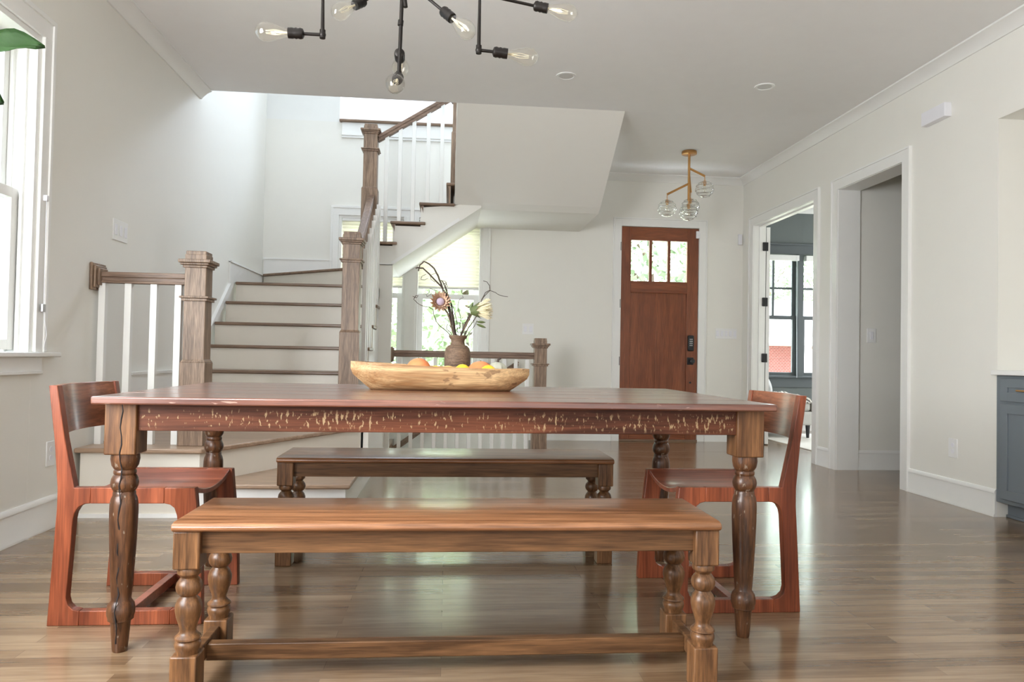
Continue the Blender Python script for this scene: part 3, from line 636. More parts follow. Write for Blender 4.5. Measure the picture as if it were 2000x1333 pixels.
plate_x(XL, 1, 4.66, 4.86, 1.635, 1.765, 3, 'white triple rocker switch on the left wall above the short railing')
plate_x(XL, 1, 3.99, 4.07, .33, .46, 1, 'white outlet low on the left wall behind the left chair', 'wall_outlet', 'outlet')
plate_x(XR, -1, 4.64, 4.725, .318, .448, 1, 'white outlet low on the right wall near the grey cabinet', 'wall_outlet', 'outlet')
plate_y(YF, .855, .985, 1.215, 1.34, 2, 'white double switch on the front wall left of the wooden door')
plate_y(YF, 3.145, 3.405, 1.215, 1.335, 5, 'wide white switch plate on the wall right of the wooden door')
plate_y(6.19, 3.755, 3.84, 1.14, 1.27, 1, 'white switch on the wall inside the narrow hallway')
t = thing('doorbell_chime', 'white box mounted high on the right wall near the crown moulding', 'chime', (XR, 4.84, 2.74))
B(-.055, -.125, -.05, 0, .125, .048).build('chime_cover', M['plastic'], t, bevel=.004)
for i, (x, y, lab) in enumerate(((.863, 5.44, 'white recessed ceiling light to the right of the black chandelier'), (2.44, 5.44, 'white recessed ceiling light in front of the brass pendant'))):
    t = thing('recessed_light', lab, 'ceiling light', (x, y, ZC), group='recessed ceiling lights')
    m = MB().lathe([(0, .078), (-.006, .078), (-.006, .060), (-.002, .056)], seg=32, caps=False); m.build('trim_ring', M['plate'], t)
    MB().lathe([(-.003, .054), (-.002, .054)], seg=32).build('lens', plain('recessed lens', (.62, .61, .60), .4), t)

# ------------------------------------------------------------------ cabinet in the nook
cb = thing('base_cabinet', 'blue grey shaker cabinet with a brass drawer pull at the right edge', 'cabinet', (XR-.03, 3.31, 0))
B(.02, -1.08, .10, .62, .97, .893).build('cabinet_body', M['cabinet'], cb, bevel=.002)
B(.10, -1.08, 0, .60, .97, .10).build('toe_kick', M['cabinet'], cb)
B(.085, -1.08, 0, .10, .97, .018).build('shoe_moulding', M['cabinet'], cb, bevel=.004)
def shaker(name, y0, y1, z0, z1):
    f = .055; m = MB(); m.box(.008, y0, z0, .02, y1, z1)
    m.box(0, y0, z0, .01, y0+f, z1); m.box(0, y1-f, z0, .01, y1, z1); m.box(0, y0+f, z0, .01, y1-f, z0+f); m.box(0, y0+f, z1-f, .01, y1-f, z1)
    return m.build(name, M['cabinet'], cb, bevel=.0015)
for k in range(4):
    y1 = .915-k*.49; y0 = y1-.475
    d = shaker('drawer_front', y0, y1, .735, .875); q = MB(); q.tube([(-.03, (y0+y1)/2-.075, .805), (-.03, (y0+y1)/2+.075, .805)], .0055, 10)
    for yy in (-.055, .055): q.tube([(-.03, (y0+y1)/2+yy, .805), (0, (y0+y1)/2+yy, .805)], .004, 8)
    q.build('drawer_pull', M['brass'], d)
    shaker('cabinet_door', y0, y1, .13, .715)
tag(B(XR-.05, 2.205, .895, 4.195, 4.283, .925).build('countertop', M['stone'], bevel=.003), 'white stone countertop on the blue grey cabinet in the right nook', 'countertop')

# ------------------------------------------------------------------ turned pieces
LEG_T = [(.625, .041), (.605, .0425), (.585, .039), (.575, .033), (.572, .030), (.568, .033), (.560, .0335), (.556, .031), (.552, .034), (.543, .0385), (.53, .041), (.517, .039), (.507, .034), (.503, .031), (.499, .0335), (.492, .033), (.489, .034), (.480, .038), (.465, .0408), (.44, .0415), (.40, .0410), (.33, .0385), (.25, .0345), (.19, .031), (.163, .0285), (.158, .031), (.148, .038), (.132, .0412), (.118, .0412), (.106, .0375), (.100, .0375), (.097, .031), (.090, .029), (.05, .026), (.006, .0225), (0, .0205)][::-1]
LEG_B = [(.356, .030), (.348, .0325), (.340, .0315), (.333, .024), (.3285, .0215), (.324, .026), (.315, .0325), (.303, .0352), (.291, .033), (.282, .0265), (.2785, .0215), (.274, .0235), (.266, .030), (.252, .0350), (.240, .0352), (.222, .032), (.205, .0265), (.190, .022), (.181, .0215), (.175, .0255), (.167, .0345), (.163, .0352), (.160, .030), (.158, .0285), (.153, .0335), (.145, .035), (.137, .033), (.130, .030), (.118, .030)][::-1]

# ------------------------------------------------------------------ dining table
tb = thing('dining_table', 'long distressed red-brown dining table with turned legs', 'table', (.005, 2.885, 0), math.radians(1.0))
ZT = .808
m = MB()
for i in range(5): m.box(-1.083, -.585+i*.234, ZT-.024, 1.083, -.585+(i+1)*.234-.0015, ZT)
m.build('tabletop', M['table_top'], tb, bevel=.005, label='red-washed plank top')
for s in (-1, 1):
    B(-.98, s*.465+(-.035 if s > 0 else -.035)+.0, .697, .98, s*.465+.0 if False else s*.465-.035+.03, ZT-.024).build('apron', M['apron'], tb, bevel=.002, label='apron flecked with worn cream paint')
    B(s*1.0-.012, -.44, .697, s*1.0+.012, .44, ZT-.024).build('apron', M['apron'], tb, bevel=.002)
for sx in (-1, 1):
    for sy in (-1, 1):
        lg = MB().lathe(LEG_T, seg=32).build('leg', M['table_leg'], tb); lg.location = (sx*1.024, sy*.465, 0)
        k = .0475; B(-k, -k, .622, k, k, ZT-.024).build('leg_block', M['leg_block'], lg, bevel=.004)
        if sy < 0 and sx < 0:   # the long split down the left front leg
            pts = []
            for i in range(30):
                z = .785-i*.026; rr = .0478 if z > .62 else max([r for zz, r in LEG_T if abs(zz-z) < .02] or [.03])+.0003
                pts.append((.004+.0035*math.sin(i*1.7)-.004*i/30, -rr, z))
            MB().tube(pts, [.0012+.0010*abs(math.sin(i*.9)) for i in range(30)], 6).build('crack', M['blackp'], lg, label='dark split')

# ------------------------------------------------------------------ benches
def make_bench(label, loc, rz=0):
    t = thing('dining_bench', label, 'bench', loc, rz, 'dining benches')
    HX, HY = .775, .187
    m = MB(); prof = [(-HY+.012, .460), (-HY+.004, .464), (-HY, .472), (-HY+.006, .482), (-HY+.022, .486), (HY-.022, .486), (HY-.006, .482), (HY, .472), (HY-.004, .464), (HY-.012, .460)]
    m.prism(prof, 'yz', -HX+.01, HX-.01)
    o = m.build('seat', M['bench_top'], t, bevel=.004)
    for s in (-1, 1):
        B(-.70, s*.14-.010, .395, .70, s*.14+.010, .461).build('apron', M['bench'], t, bevel=.002)
        B(s*.727-.010, -.12, .395, s*.727+.010, .12, .461).build('apron', M['bench'], t, bevel=.002)
    k = .0355
    for sx in (-1, 1):
        for sy in (-1, 1):
            lg = MB().lathe(LEG_B, seg=28).build('leg', M['bench_leg'], t); lg.location = (sx*.7275, sy*.137, 0)
            B(-k, -k, .356, k, k, .461).build('leg_block', M['bench_leg'], lg, bevel=.005)
            B(-k, -k, 0, k, k, .122).build('foot_block', M['bench_leg'], lg, bevel=.004)
        B(sx*.7275-.014, -.105, .055, sx*.7275+.014, .105, .105).build('side_stretcher', M['bench'], t, bevel=.003)
    B(-.715, -.018, .048, .715, .018, .097).build('long_stretcher', M['bench'], t, bevel=.003)
    return t
make_bench('honey brown wooden bench in front of the table, nearest the viewer', (.033, 2.212, 0))
make_bench('brown wooden bench on the far side of the table, beyond the turned legs', (.017, 3.485, 0), math.radians(.3))

# ------------------------------------------------------------------ chairs
def arc(cx, cz, r, a0, a1, n=6): return [(cx+r*math.cos(math.radians(a0+(a1-a0)*i/n)), cz+r*math.sin(math.radians(a0+(a1-a0)*i/n))) for i in range(n+1)]
def make_chair(label, loc, rz):
    t = thing('dining_chair', label, 'chair', loc, rz, 'dining chairs')
    outer = [(0, 0), (.512, 0), (.506, .20), (.478, .472), (.076, .472), (.040, .64), (.010, .823), (-.018, .823), (.006, .64), (.021, .47), (.021, .40), (.010, .20)]
    inner = arc(.105, .095, .045, 180, 270) + arc(.405, .085, .035, 270, 360) + [(.432, .20)] + arc(.375, .373, .045, 5, 90) + arc(.130, .363, .055, 90, 175)
    # frame as a ring: outer loop bridged to inner loop
    for y in (0, .435):
        m = MB(); bm = m.bm
        # build with four convex-ish pieces sharing profile: rear leg+post, rail, front leg, foot rail
        rear = [(0, 0), (.105, 0), (.105, .050), (.082, .056), (.066, .072), (.060, .095), (.0750, .363), (.079, .385), (.091, .405), (.110, .416), (.130, .418), (.130, .472), (.076, .472), (.040, .64), (.010, .823), (-.018, .823), (.006, .64), (.021, .47), (.021, .40), (.010, .20)]
        front = [(.405, 0), (.512, 0), (.506, .20), (.478, .472), (.375, .472), (.375, .418), (.395, .414), (.410, .402), (.419, .376), (.436, .20), (.440, .085), (.432, .066), (.420, .055), (.405, .050)]
        for pr in (rear, front): m.prism(pr, 'xz', y, y+.035)
        m.box(.105, y, 0, .405, y+.035, .050)
        m.box(.130, y, .418, .375, y+.035, .472)
        m.build('side_frame', M['chair'], t, bevel=.0025)
    # dished plank seat
    m = MB(); n = 12; top = []; bot = []
    for i in range(n+1):
        y = .034+(.402)*i/n; d = .032*(1-((i/n-.5)*2)**2); top.append((y, .471-d)); bot.append((y, .453-d))
    m.prism(top+bot[::-1], 'yz', .078, .470); m.build('seat', M['chair_x'], t, bevel=.002)
    # curved backrest panel leaning with the posts
    m = MB(); bm = m.bm; n = 14; V = []
    for i in range(n+1):
        u = i/n; y = .034+.402*u; bow = .040*(1-(u*2-1)**2)
        row = []
        for z, xf in ((.652, .030), (.823, .004)):
            row.append(bm.verts.new((xf-bow, y, z))); row.append(bm.verts.new((xf-bow-.016, y, z)))
        V.append(row)   # order: lo front, lo back, hi front, hi back
    for a_, b_ in zip(V, V[1:]):
        for i0, i1 in ((0, 2), (2, 3), (3, 1), (1, 0)): bm.faces.new((a_[i0], a_[i1], b_[i1], b_[i0]))
    for r in (V[0], V[-1]): bm.faces.new((r[0], r[1], r[3], r[2]))
    m.build('backrest', M['chair_y'], t, bevel=.002)
    B(.240, .034, .012, .270, .436, .048).build('stretcher', M['chair_x'], t, bevel=.002)
    return t
make_chair('red cherry wood chair at the left end of the table', (-1.345, 2.62, 0), 0)
# the right chair faces the other way
make_chair('red wooden chair at the right end of the table with a shiny yellowish backrest', (1.357, 3.13, 0), PI)

# ------------------------------------------------------------------ dough bowl, fruit, vase
bw = thing('dough_bowl', 'long pale wooden dough bowl full of fruit on the table', 'bowl', (-.025, 3.02, ZT), math.radians(1))
def bowl_mesh():
    m = MB(); bm = m.bm; nu = 28
    sec = [(-1, 0), (-.99, .25), (-.95, .45), (-.90, .68), (-.78, .88), (-.60, 1), (0, 1), (.60, 1), (.78, .88), (.90, .68), (.95, .45), (.99, .25), (1, 0)]
    def P(u, yf, d, inset):
        w = .128*(1-.50*abs(u)**5)-inset; L = .362-inset*1.3
        zt = .098-.010*u+.006*u*u; zb = .012 if inset else 0
        return (u*(L-(.080 if not inset else .09)*max(0, (d-.38)/.62)), yf*w, zt+(zb-zt)*d)
    O = []; I = []
    for k in range(nu+1):
        u = -1+2*k/nu
        O.append([bm.verts.new(P(u, a_, d, 0)) for a_, d in sec]); I.append([bm.verts.new(P(u, a_, d, .013)) for a_, d in sec])
    n = len(sec)
    for G in (O, I):
        for A, B_ in zip(G, G[1:]):
            for i in range(n-1): bm.faces.new((A[i], A[i+1], B_[i+1], B_[i]))
        bm.faces.new(G[0]); bm.faces.new(G[-1])
    for A, B_, X, Y in zip(O, O[1:], I, I[1:]):
        bm.faces.new((A[0], B_[0], Y[0], X[0])); bm.faces.new((A[-1], B_[-1], Y[-1], X[-1]))
    for k in (0, -1): bm.faces.new((O[k][0], O[k][-1], I[k][-1], I[k][0]))
    return m
bowl_mesh().build('bowl_body', M['bowl'], bw)
def fruit(name, lab, cat, x, y, z, r, sc, mat, group=None, tilt=0, stem=False):
    t = thing(name, lab, cat, (x, y, z), tilt, group or 'fruit in the wooden bowl')
    m = MB()
    if name == 'lemon': m.lathe([(-1.32*r, r*.05), (-1.25*r, r*.18), (-1.05*r, r*.36), (-.8*r, r*.66), (-.4*r, r*.93), (0, r), (.4*r, r*.93), (.8*r, r*.66), (1.05*r, r*.34), (1.2*r, r*.2), (1.27*r, r*.06)], M=Matrix.Rotation(PI/2, 4, 'Y'), seg=24)
    else: m.ball((0, 0, 0), r, sc, 28, 18)
    m.build('peel', mat, t)
    MB().ball((0, 0, r*sc[2]*.985) if name != 'lemon' else (r*1.27, 0, 0), r*.07, seg=8, rings=6).build('stem_end', M['green'], t)
    return t
zf = ZT
fruit('grapefruit', 'pinkish orange grapefruit at the left of the bowl, largest in view', 'fruit', -.117, 3.0, ZT+.082, .050, (1.02, 1, .98), M['grapefruit'])
fruit('grapefruit', 'pink grapefruit right of the vase, behind the right lemon', 'fruit', .140, 3.045, ZT+.070, .054, (1.08, 1, .98), M['grapefruit'])
fruit('lemon', 'yellow lemon in the bowl just left of the vase', 'fruit', -.045, 2.965, ZT+.074, .028, (1, 1, 1), M['lemon'], tilt=.3)
fruit('orange', 'small pale orange fruit between two lemons in front of the vase', 'fruit', .004, 2.985, ZT+.073, .031, (1.1, 1, .95), M['orange'])
fruit('lemon', 'yellow lemon directly in front of the vase, middle one of the three', 'fruit', .063, 2.955, ZT+.079, .031, (1, 1, 1), M['lemon'], tilt=-.4)
fruit('lemon', 'yellow lemon at the right, in front of the pink grapefruit', 'fruit', .168, 2.95, ZT+.077, .031, (1, 1, 1), M['lemon'], tilt=.2)
t = thing('squash', 'grey-green mottled squash at the right end of the fruit', 'fruit', (.212, 3.06, ZT+.085), .4)
m = MB(); bmv = m.bm; m.ball((0, 0, 0), .040, (1.1, 1, .88), 32, 16)
for v in bmv.verts:
    a_ = math.atan2(v.co.y, v.co.x); k = 1+.06*math.cos(a_*8); v.co.x *= k; v.co.y *= k
m.build('rind', M['gourd'], t); MB().tube([(0, 0, .03), (.004, 0, .045), (.014, 0, .052)], [.006, .005, .006], 8).build('stem', M['twig'], t)

vs = thing('vase', 'brown earthenware vase with a flared lip behind the fruit bowl', 'vase', (.045, 3.215, ZT))
VP = [(0, .036), (.006, .043), (.05, .052), (.095, .0575), (.130, .0580), (.160, .0565), (.176, .0525), (.187, .043), (.192, .0325), (.205, .0295), (.214, .0310), (.224, .038), (.230, .0405), (.234, .039), (.230, .034), (.214, .0265), (.195, .028), (.17, .044), (.1, .052), (.02, .04)]
m = MB().lathe(VP, seg=36); m.build('vase_body', M['vase'], vs)
m = MB()
for z in (.150, .158, .166): m.lathe([(z, .0562-(z-.15)*.25), (z+.0015, .0575-(z-.15)*.25), (z+.003, .0562-(z-.15)*.25)], seg=36)
m.build('throwing_ring', M['vase'], vs)
def px2(x, y, Y):
    """photo reading -> point on the depth plane Y (used to lay out the twigs of one arrangement)"""
    d = _r*((x-1000)/F_PX) - _u*((y-666.5)/F_PX) + _f
    return Vector((0, 0, CAM_H)) + d*(Y/d.y)
def branch(pts, r0, r1, Y=3.215, dz=0):
    P = [px2(x, y, Y+(random.random()-.5)*.02+dz*i/len(pts)) for i, (x, y) in enumerate(pts)]
    # smooth by subdividing with a little wander
    Q = [P[0]]
    for a_, b_ in zip(P, P[1:]):
        Q.append((a_+b_)/2+Vector([(random.random()-.5)*(b_-a_).length*.10 for _ in range(3)])); Q.append(b_)
    n = len(Q); return Q, [r0+(r1-r0)*i/(n-1) for i in range(n)]
tw = thing('twig_arrangement', 'dark curly willow twigs rising from the vase', 'branches', (.045, 3.215, ZT+.20)); ivt = Vector((-.045, -3.215, -ZT-.20))
TW = [
 ([(893, 668), (884, 628), (878, 600), (872, 575), (862, 560), (850, 548), (838, 535), (826, 524), (816, 523), (812, 524)], .0030, .0022, -.05),
 ([(893, 668), (880, 620), (868, 580), (861, 553), (856, 540), (848, 525), (838, 516), (828, 511), (820, 518), (817, 530)], .0034, .0018, .04),
 ([(895, 668), (886, 625), (880, 590), (872, 568), (866, 553), (862, 548)], .0030, .0014, .06),
 ([(890, 668), (873, 648), (860, 638), (852, 628), (847, 615), (846, 605), (838, 600), (826, 598), (815, 592), (808, 585), (812, 578), (817, 577), (814, 582), (806, 579)], .0016, .0010, -.04),
 ([(897, 668), (906, 640), (916, 618), (922, 612)], .0030, .0022, 0),
 ([(900, 668), (915, 640), (928, 622), (938, 600), (941, 585), (948, 572), (957, 567), (956, 558), (951, 551), (944, 549)], .0018, .0011, .05),
 ([(899, 668), (912, 645), (925, 625)], .0013, .0009, .1), ([(902, 668), (918, 648), (932, 626)], .0013, .0009, .05),
 ([(930, 620), (936, 600), (945, 580), (957, 568), (968, 572), (976, 577), (992, 580)], .0014, .0009, .02),
 ([(895, 668), (893, 640), (889, 615), (885, 600), (882, 593)], .0016, .0009, .02),
 ([(896, 668), (897, 640), (900, 622), (896, 608), (894, 598), (896, 588), (900, 583), (905, 582), (903, 578)], .0013, .0007, .03),
 ([(888, 668), (880, 650), (872, 643), (874, 634), (880, 638), (876, 648)], .0013, .0008, -.03),
 ([(866, 556), (872, 552), (870, 560), (874, 568), (868, 572), (872, 580)], .0012, .0008, -.03),
 ([(853, 569), (846, 566), (840, 564), (838, 572), (832, 575), (834, 580), (840, 577), (844, 569)], .0010, .0007, -.03),
 ([(832, 536), (824, 540), (822, 546), (830, 547), (836, 544)], .0009, .0006, -.02),
 ([(850, 552), (842, 546), (840, 538), (850, 534), (856, 536)], .0009, .0006, -.02),
 ([(861, 548), (870, 550), (874, 560), (868, 562)], .0010, .0007, -.04),
 ([(880, 640), (874, 622), (868, 622), (876, 628)], .0009, .0006, -.04), ([(900, 660), (898, 630), (904, 620)], .0012, .0007, .03)]
for pts, r0, r1, dz in TW:
    Q, R = branch(pts, r0*(1.2 if r0 > .0028 else 1), r1, dz=dz); MB().tube([q+ivt for q in Q], [k*1.35 for k in R], 6).build('twig', M['twig'], tw)
def protea(lab, px, axis, r, petal, centre, stempts):
    c = px2(*px, 3.19); t = thing('protea_flower', lab, 'flower', c, 0, 'protea flowers in the vase'); A = Vector(axis).normalized(); q = A.to_track_quat('Z', 'Y').to_matrix().to_4x4()
    Q, R = branch(stempts, .0042, .0036); Q[-1] = c-A*r*.4; MB().tube([p-c for p in Q], R, 8).build('stem', M['bark'], t)
    return t, q, r
def petal(m, q, base_r, ang, length, width, flare, tilt, z0=0):
    bm = m.bm; rows = []
    for i in range(6):
        u = i/5; rr = base_r+flare*u**1.2; z = z0+length*u; w = width*math.sin(PI*min(.92, .18+u*.8))*.5
        row = []
        for s in (-1, 0, 1):
            a_ = ang+s*w/max(rr, .004); p = Vector((math.cos(a_)*(rr+(0 if s else .0015)), math.sin(a_)*(rr+(0 if s else .0015)), z))
            row.append(bm.verts.new(q @ p))
        rows.append(row)
    for A_, B_ in zip(rows, rows[1:]):
        for k in (0, 1): bm.faces.new((A_[k], A_[k+1], B_[k+1], B_[k]))
t, q, r = protea('peach protea bloom with a lilac centre facing the viewer, among the twigs', (860, 590), (.12, -1, .22), .036, None, None, [(893, 670), (882, 640), (877, 620), (870, 603)])
m = MB(); m.ball((0, 0, .004), .018, (1, 1, .7)); 
for v in m.bm.verts: v.co = q @ v.co
m.build('flower_centre', M['petal_c'], t)
m = MB()
for ring, (n, L, fl, z0) in enumerate(((14, .026, .012, -.004), (15, .032, .019, -.012), (15, .032, .025, -.020))):
    for k in range(n): petal(m, q, .018+ring*.002, 2*PI*k/n+ring*.2, L, .015, fl, 0, z0)
m.build('petals', M['petal'], t)
m = MB(); m.lathe([(-.03, .004), (-.022, .016), (-.008, .024), (-.004, .022)], M=q, seg=20); m.build('flower_base', M['petal'], t)
t, q, r = protea('cream protea with long spiky petals leaning right', (930, 607), (1, -.25, .12), .03, None, None, [(897, 670), (908, 640), (918, 620), (922, 614)])
m = MB()
for k in range(170):
    a_ = random.random()*2*PI; sp_ = random.random()**.6; L = .060+random.random()*.018
    p0 = Vector((math.cos(a_)*.018*sp_, math.sin(a_)*.018*sp_, -.012)); p1 = Vector((math.cos(a_)*.036*sp_, math.sin(a_)*.036*sp_, L*.5)); p2 = Vector((math.cos(a_)*.050*sp_, math.sin(a_)*.050*sp_, L-.01*sp_))
    m.tube([q @ p0, q @ p1, q @ p2], [.0022, .0018, .0006], 4)
m.lathe([(-.02, .006), (-.010, .018), (.008, .022), (.02, .016), (.03, .004)], M=q, seg=16)
m.build('petals', M['cream_petal'], t)
m = MB()
for k in range(9): petal(m, q, .015, 2*PI*k/9, .042, .026, .022, 0, -.024)
m.build('sepals', M['green'], t)
def leafm(m, a_, b_, w):
    a_ = Vector(a_); b_ = Vector(b_); d = (b_-a_); n = d.cross(Vector((0, 1, .3))).normalized(); rows = []
    for i in range(6):
        u = i/5; ww = w*math.sin(PI*(.06+u*.94)); p = a_+d*u
        rows.append([m.bm.verts.new(p+n*ww*s+Vector((0, -.002 if s == 0 else .001, 0))) for s in (-1, 0, 1)])
    for A_, B_ in zip(rows, rows[1:]):
        for k in (0, 1): m.bm.faces.new((A_[k], A_[k+1], B_[k+1], B_[k]))
c = t.location
for p0, p1, w_ in (((931, 629), (949, 630), .006), ((930, 633), (950, 641), .006), ((918, 607), (924, 590), .008)): m = MB(); leafm(m, px2(*p0, 3.2)-c, px2(*p1, 3.2)-c, w_); m.build('leaf', M['green'], t)

# ------------------------------------------------------------------ chandelier
ch = thing('chandelier', 'black pipe chandelier with clear filament bulbs above the table', 'chandelier', (-.182, 2.45, ZC))
def cp(x, y, Y=2.45): return px2(x, y, Y)-Vector((-.182, 2.45, ZC))
hub = Vector((0, 0, 2.235-ZC))
MB().lathe([(0, .06), (-.02, .06), (-.026, .02)][::-1], seg=28).build('canopy', M['black'], ch)
MB().tube([(0, 0, -.02), hub], .0075, 12).build('stem', M['black'], ch)
MB().ball(hub, .03).build('hub', M['black'], ch)
def bulb(par, a_, d):
    """socket at a_, pointing along d"""
    d = Vector(d).normalized(); q = Matrix.Translation(a_) @ d.to_track_quat('Z', 'Y').to_matrix().to_4x4()
    s = MB().lathe([(0, .008), (.004, .016), (.012, .0185), (.02, .0165), (.026, .0185), (.032, .0165), (.038, .018), (.052, .0175)], M=q, seg=20).build('socket', M['black'], par)
    b = MB().lathe([(.046, .0125), (.056, .0135), (.075, .018), (.100, .027), (.120, .0312), (.138, .029), (.150, .021), (.157, .010), (.160, .002)], M=q, seg=24).build('bulb', M['bulb'], par)
    m = MB()
    for k in range(6):
        an = k*PI/3; m.tube([q @ Vector((math.cos(an)*.003, math.sin(an)*.003, .06)), q @ Vector((math.cos(an+.4)*.009, math.sin(an+.4)*.009, .095)), q @ Vector((math.cos(an+.2)*.005, math.sin(an+.2)*.005, .125))], .0006, 4)
    m.tube([q @ Vector((0, 0, .05)), q @ Vector((0, 0, .085))], [.004, .002], 6)
    m.build('filament', M['filament'], b)
def pipe(pts, r=.0068):
    m = MB(); m.tube(pts, r, 12); return m
def elbow(m, p, r=.0115): m.ball(p, r, seg=12, rings=8); return m
# left drop
p1 = cp(631, -46); p2 = cp(630, 68); p3 = cp(594, 66)
m = pipe([hub, Vector((p1.x, p1.y, hub.z)), p2], .0066); m.tube([p2, p3], .0055, 10); elbow(m, p2); elbow(m, Vector((p1.x, p1.y, hub.z))); m.tube([p2-Vector((0, 0, .012)), p2+Vector((0, 0, .016))], .0098, 12); m.build('arm', M['black'], ch)
bulb(ch, p3, cp(500, 61)-p3)
# right drop
p2 = cp(935, 98); p3 = cp(962, 101); pt = Vector((p2.x, p2.y, hub.z))
m = pipe([hub, pt, p2], .0066); m.tube([p2, p3], .0055, 10); elbow(m, p2); elbow(m, pt); m.tube([p2-Vector((0, 0, .012)), p2+Vector((0, 0, .016))], .0098, 12); m.build('arm', M['black'], ch)
bulb(ch, p3, cp(1045, 113)-p3)
# back left, back right, far right and the two on the centre drop
for s0, s1, Y0, Y1 in (((712, 2), (640, 33), 2.62, 2.52), ((864, 20), (912, 60), 2.40, 2.35), ((1042, 11), (1120, 27), 2.52, 2.50)):
    a_ = cp(*s0, Y0); b_ = cp(*s1, Y1); pipe([hub, a_], .0052).build('arm', M['black'], ch); bulb(ch, a_, b_-a_)
c0 = cp(785, 2); c1 = cp(779, 150)
m = pipe([hub, c0, c1], .0066); m.tube([cp(783, 40), cp(782, 50)], .0095, 12); m.tube([cp(779, 140), c1], .0095, 12); m.tube([c1, c1+Vector((0, -.02, -.006))], .006, 8); m.tube([cp(781, 92), cp(779, 92)+Vector((0, .04, -.004))], .006, 8)
m.tube([cp(790, -2), cp(792, 14)], .008, 10); m.build('arm', M['black'], ch)
bulb(ch, c1+Vector((0, -.015, -.006)), Vector((-.02, -.86, -.52))); bulb(ch, cp(779, 92)+Vector((0, .03, -.004)), Vector((-.03, .95, -.05)))

# ------------------------------------------------------------------ foyer pendant
pd = thing('pendant_light', 'brass foyer pendant with four clear ribbed glass globes', 'pendant lamp', (2.452, 7.25, ZC))
MB().lathe([(-.032, .074), (-.030, .077), (-.004, .077), (0, .074)], seg=36).build('canopy', M['brass'], pd)
MB().tube([(0, 0, -.03), (0, 0, -.515)], .0125, 14).build('stem', M['brass'], pd)
arms = [((0, 0, -.235), (.172, 0, -.315), (.170, 0, -.365)), ((0, 0, -.24), (.055, .10, -.40), (.052, .10, -.465)), ((0, 0, -.335), (-.228, 0, -.455), (-.228, 0, -.512)), (None, (0, 0, -.515), (0, 0, -.545))]
arms[0] = ((0, 0, -.175), (.168, 0, -.25), (.168, 0, -.30))
for s, e, g in arms:
    if s: MB().tube([s, e], .0115, 12).build('arm', M['brass'], pd)
    m = MB(); m.tube([e, g], .004, 8); m.tube([g, Vector(g)-Vector((0, 0, .035))], .018, 16); m.tube([Vector(g)-Vector((0, 0, .035)), Vector(g)-Vector((0, 0, .05))], .013, 16); h = m.build('lamp_holder', M['brass'], pd)
    R = .094; prof = []
    for i in range(33):
        th = .16+(PI-.16)*i/32; rr = R*math.sin(th)*(1+.035*math.cos(i*PI/2.6)); prof.append((-R*math.cos(PI-th)*.92, max(rr, .001)))
    prof = [(g[2]-.088+z, r) for z, r in prof]; prof.sort()
    MB().lathe(prof, g[0], g[1], 36).build('globe', M['globe'], pd)
    gm = MB()
    for th in (.75, 1.15, 1.75, 2.15, 2.55):
        zz = g[2]-.088+R*.92*math.cos(th); rr = R*math.sin(th)
        gm.tube([(g[0]+rr*math.cos(k*PI/18), g[1]+rr*math.sin(k*PI/18), zz) for k in range(37)], .0032, 6)
    gm.build('glass_rib', M['rib'], [c for c in kids(pd) if c.name.startswith('globe')][-1])
    MB().lathe([(g[2]-.118, .003), (g[2]-.110, .014), (g[2]-.085, .017), (g[2]-.06, .012), (g[2]-.05, .012)], g[0], g[1], 16).build('bulb', M['bulb'], pd)

# ------------------------------------------------------------------ fiddle leaf fig beside the left window
fg = thing('fiddle_leaf_fig', 'potted fiddle leaf fig whose dark green leaves reach in at the upper left', 'plant', (-1.72, 2.15, 0))
MB().lathe([(0, .13), (.02, .14), (.30, .17), (.32, .175), (.32, .16), (.28, .155)], seg=32).build('pot', M['cardboard'], fg)
MB().lathe([(.27, .02), (.275, .154)], seg=24).build('soil', M['bark'], fg)
MB().tube([(0, 0, .27), (.01, .01, .7), (-.01, .0, 1.2), (.02, .02, 1.7), (.01, .0, 2.25)], [.016, .014, .012, .010, .006], 10).build('trunk', M['bark'], fg)
def fleaf(a_, b_, w, nrm=(0, -.35, 1)):
    a_ = Vector(a_); b_ = Vector(b_); d = b_-a_; n = d.cross(Vector(nrm)).normalized(); up = n.cross(d).normalized(); m = MB(); rows = []
    for i in range(13):
        u = i/12; ww = w*(.10+.9*math.sin(PI*min(1, u**1.25)*.96)**.8)*(1-.10*math.sin(PI*u*2)) if i < 12 else w*.12
        sag = -.03*math.sin(PI*u)
        row = []
        for s in (-1, -.5, 0, .5, 1):
            row.append(m.bm.verts.new(a_+d*u+n*ww*s+up*(.22*w*abs(s)+.02*math.sin(u*14+s*3)*abs(s)*.5-sag)))
        rows.append(row)
    for A_, B_ in zip(rows, rows[1:]):
        for k in range(4): m.bm.faces.new((A_[k], A_[k+1], B_[k+1], B_[k]))
    o = m.build('leaf', M['leaf'], fg); sm = o.modifiers.new('thick', 'SOLIDIFY'); sm.thickness = .0015
    return o
bl = Vector((1.72, -2.15, 0))
la = px2(-120, 96, 2.42)+bl; lb = px2(88, 92, 2.50)+bl
MB().tube([(0.0, 0, 1.9), la], [.004, .003], 8).build('leaf_stalk', M['green'], fg); fleaf(la, lb, .042, (0, -1, .35))
la2 = px2(-110, 175, 2.40)+bl; lb2 = px2(8, 202, 2.46)+bl
MB().tube([(0.0, 0, 1.75), la2], [.004, .003], 8).build('leaf_stalk', M['green'], fg); fleaf(la2, lb2, .042, (0, -1, .35))
for i in range(13):
    a0 = i*2.4; z = 1.15+i*.085; r0 = .26
    if math.cos(a0) > .15 and True: a0 += PI
    p0 = Vector((math.cos(a0)*.05, math.sin(a0)*.05, z)); p1 = Vector((math.cos(a0)*r0, math.sin(a0)*r0, z+.10))
    fleaf(p0, p1, .075)

